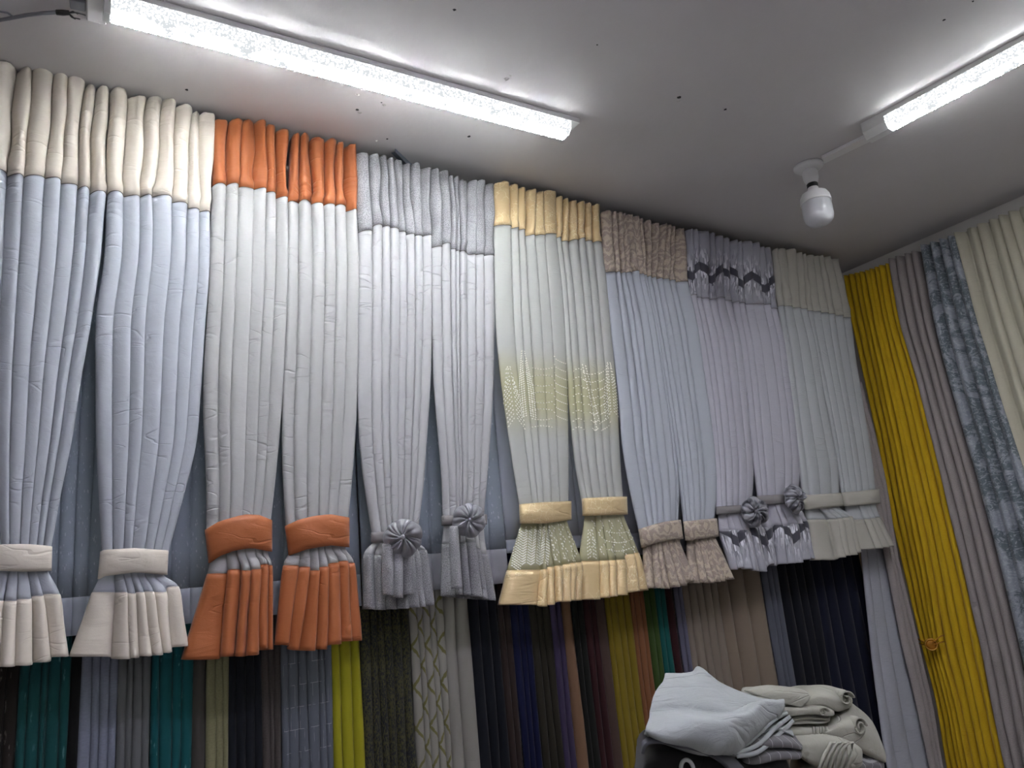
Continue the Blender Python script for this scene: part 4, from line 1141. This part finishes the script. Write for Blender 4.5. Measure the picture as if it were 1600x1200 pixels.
for k in range(3):
    dx, dy = 6 + 9 * k, 5 + 7 * k
    loft('folded_layer', [[(1136 + dx * .6, 1172 + dy * .5, 1.29), (1166 + dx, 1153 + dy, 1.31), (1200 + dx, 1122 + dy, 1.35), (1226 + dx * .6, 1107 + dy, 1.38)],
                          [(1136 + dx * .6, 1170 + dy * .5, 1.45), (1166 + dx, 1151 + dy, 1.46), (1200 + dx, 1120 + dy, 1.48), (1226 + dx * .6, 1106 + dy, 1.5)]], M['linen_white'], r, 6, .009, .002, k)
r = root('folded_cloth', PY(1205, 1165, 1.36), 'pale canvas cloth folded over in a soft hump above the checked grey one', 'cloth', hg)
bundle('cloth', [(1152, 1166, 1174), (1175, 1148, 1166), (1205, 1134, 1160), (1228, 1138, 1158), (1243, 1150, 1160)], 1.345, .20, M['linen_white'], r, 2, 3)
r = root('folded_cloth', PY(1200, 1195, 1.34), 'dark grey cloth with thin white checks, folded in two puffs', 'cloth', hg)
bundle('upper_fold', [(1146, 1170, 1182), (1165, 1157, 1178), (1195, 1150, 1174), (1232, 1154, 1173), (1258, 1170, 1180)], 1.32, .22, M['check'], r, 1, 4)
bundle('lower_fold', [(1158, 1180, 1196), (1176, 1176, 1200), (1205, 1173, 1196), (1235, 1173, 1192), (1256, 1178, 1190)], 1.315, .23, M['check'], r, 1, 5)
r = root('eyelet_cloth', PY(1080, 1240, 1.34), 'black cloth with a pale eyelet ring and dark grey folded edge, lowest on the left', 'cloth', hg)
bundle('black_cloth', [(1006, 1176, 1290), (1040, 1166, 1300), (1090, 1172, 1310), (1140, 1186, 1316), (1186, 1196, 1318), (1240, 1196, 1318)], 1.30, .24, M['black_cloth'], r, 4, 6, .12)
loft('turned_edge', [[(1004, 1178, 1.29), (1010, 1164, 1.285), (1030, 1160, 1.28), (1060, 1166, 1.275), (1100, 1176, 1.275), (1130, 1194, 1.275), (1146, 1215, 1.275)],
                     [(1003, 1168, 1.30), (1008, 1156, 1.30), (1034, 1150, 1.30), (1064, 1158, 1.30), (1104, 1168, 1.30), (1140, 1180, 1.30), (1165, 1205, 1.30)]], M['dark_grey_cloth'], r, 5, .006, .002, 9)
ec = PY(1074, 1203, 1.288); en_ = Vector((-.35, -.93, .1)).normalized(); ea = en_.cross(Vector((0, 0, 1))).normalized(); eb = ea.cross(en_)
ring = tube('eyelet_ring', [ec + .0135 * cos(q * pi / 16) * ea + .0185 * sin(q * pi / 16) * eb for q in range(32)], .0042, plain('pale_ring', (.5, .52, .5), .4), r, 8, closed=True)
ring['label'] = 'pale grey eyelet ring'
r = root('folded_cloth', PY(1250, 1110, 1.42), 'cream canvas cloth topmost on the right of the heap, with pointed flap', 'cloth', hg)
bundle('cloth', [(1166, 1090, 1098), (1195, 1084, 1104), (1240, 1086, 1106), (1285, 1084, 1108), (1312, 1086, 1118), (1334, 1094, 1110)], 1.40, .12, M['linen_cream'], r, 1, 7, amp=.006)
loft('flap', [[(1163, 1079, 1.42), (1195, 1090, 1.40), (1225, 1099, 1.393), (1252, 1106, 1.39)], [(1180, 1074, 1.43), (1208, 1080, 1.40), (1238, 1085, 1.392), (1262, 1096, 1.388)], [(1200, 1071, 1.45), (1230, 1074, 1.43), (1255, 1079, 1.41), (1266, 1088, 1.395)]], M['linen_cream'], r, 5, .004, .002, 1)
def curl(px, py, Y, R, turns, mat, parent, sx=1.0, w=.05, ang=.6):
    """rolled end of a folded cloth: a spiral strip seen end on"""
    c = PY(px, py, Y); V = []; n = 40
    ax = Vector((cos(ang), sin(ang), 0)); sd = Vector((-.35, -.93, 0)).normalized(); rt2 = Vector((.93, -.35, 0))
    for i in range(n):
        t = i / (n - 1); a = t * turns * 2 * pi; rr = R * (1 - .75 * t)
        p_ = c + rt2 * rr * cos(a) * sx + Vector((0, 0, 1)) * rr * sin(a)
        V += [p_, p_ - sd * w]
    return mesh_obj('rolled_end', V, grid_faces(n, 2), mat, parent, [(i * .01, i % 2 * .05) for i in range(2 * n)], solid=.004)
curl(1324, 1092, 1.392, .020, 1.3, M['linen_cream'], r, 1.1)
r = root('folded_cloth', PY(1250, 1122, 1.42), 'cream canvas cloth second from the top on the right of the heap', 'cloth', hg)
bundle('cloth', [(1206, 1108, 1122), (1235, 1103, 1122), (1270, 1102, 1120), (1295, 1108, 1124), (1306, 1114, 1122)], 1.385, .14, M['linen_cream'], r, 1, 8)
curl(1287, 1113, 1.382, .012, 1.1, M['linen_cream'], r, 1.3)
r = root('folded_cloth', PY(1250, 1135, 1.42), 'thin cream canvas cloth third from the top on the right of the heap', 'cloth', hg)
bundle('cloth', [(1208, 1124, 1138), (1240, 1121, 1137), (1275, 1119, 1136), (1300, 1120, 1130)], 1.39, .20, M['linen_cream'], r, 2, 9)
r = root('folded_cloth', PY(1250, 1155, 1.42), 'cream canvas cloth fourth from the top, with gathered end', 'cloth', hg)
bundle('cloth', [(1218, 1138, 1152), (1245, 1136, 1156), (1270, 1136, 1158), (1292, 1138, 1156), (1312, 1128, 1146)], 1.385, .21, M['linen_cream'], r, 1, 10)
for k in range(5): tube('gather', [PY(1271 + k * 5, 1136, 1.386), PY(1272 + k * 5, 1146, 1.382), PY(1270 + k * 5, 1156, 1.386)], .0035, M['linen_cream'], r, 6)
r = root('rolled_cloth', PY(1330, 1175, 1.40), 'cream canvas cloth rolled at the far right with open crumpled end', 'cloth', hg)
bundle('cloth', [(1286, 1148, 1160), (1310, 1130, 1166), (1335, 1120, 1178), (1356, 1136, 1188), (1376, 1156, 1196), (1386, 1180, 1198)], 1.37, .20, M['linen_cream'], r, 1, 11, amp=.008)
curl(1345, 1136, 1.362, .024, 1.6, M['linen_cream'], r, .8)
r = root('rolled_cloth', PY(1290, 1200, 1.38), 'cream canvas bundle with nested loops of fold, bottom centre right of the heap', 'cloth', hg)
bundle('cloth', [(1236, 1158, 1176), (1262, 1156, 1200), (1295, 1152, 1216), (1325, 1160, 1214), (1352, 1172, 1206)], 1.345, .22, M['linen_cream'], r, 1, 12, amp=.006)
for k in range(4):
    x = 1296 + k * 9
    tube('fold_loop', [PY(x - 18, 1206 - k * 3, 1.335), PY(x - 8, 1180 - k * 3, 1.328), PY(x + 2, 1161, 1.328), PY(x + 9, 1160, 1.33), PY(x + 8, 1178, 1.33), PY(x - 2, 1206, 1.335)], .0042, M['linen_cream'], r, 8)
r = root('folded_cloth', PY(1290, 1260, 1.38), 'cream canvas cloth at the very bottom of the heap, cut by the picture edge', 'cloth', hg)
bundle('cloth', [(1250, 1196, 1290), (1280, 1186, 1300), (1320, 1190, 1296), (1350, 1192, 1290)], 1.37, .22, M['linen_cream'], r, 5, 13)
r = root('folded_cloth', PY(1360, 1240, 1.40), 'grey patterned cloth peeping out at the bottom right of the heap', 'cloth', hg)
bundle('cloth', [(1338, 1190, 1280), (1360, 1182, 1285), (1385, 1190, 1280)], 1.36, .2, M['check'], r, 4, 14)
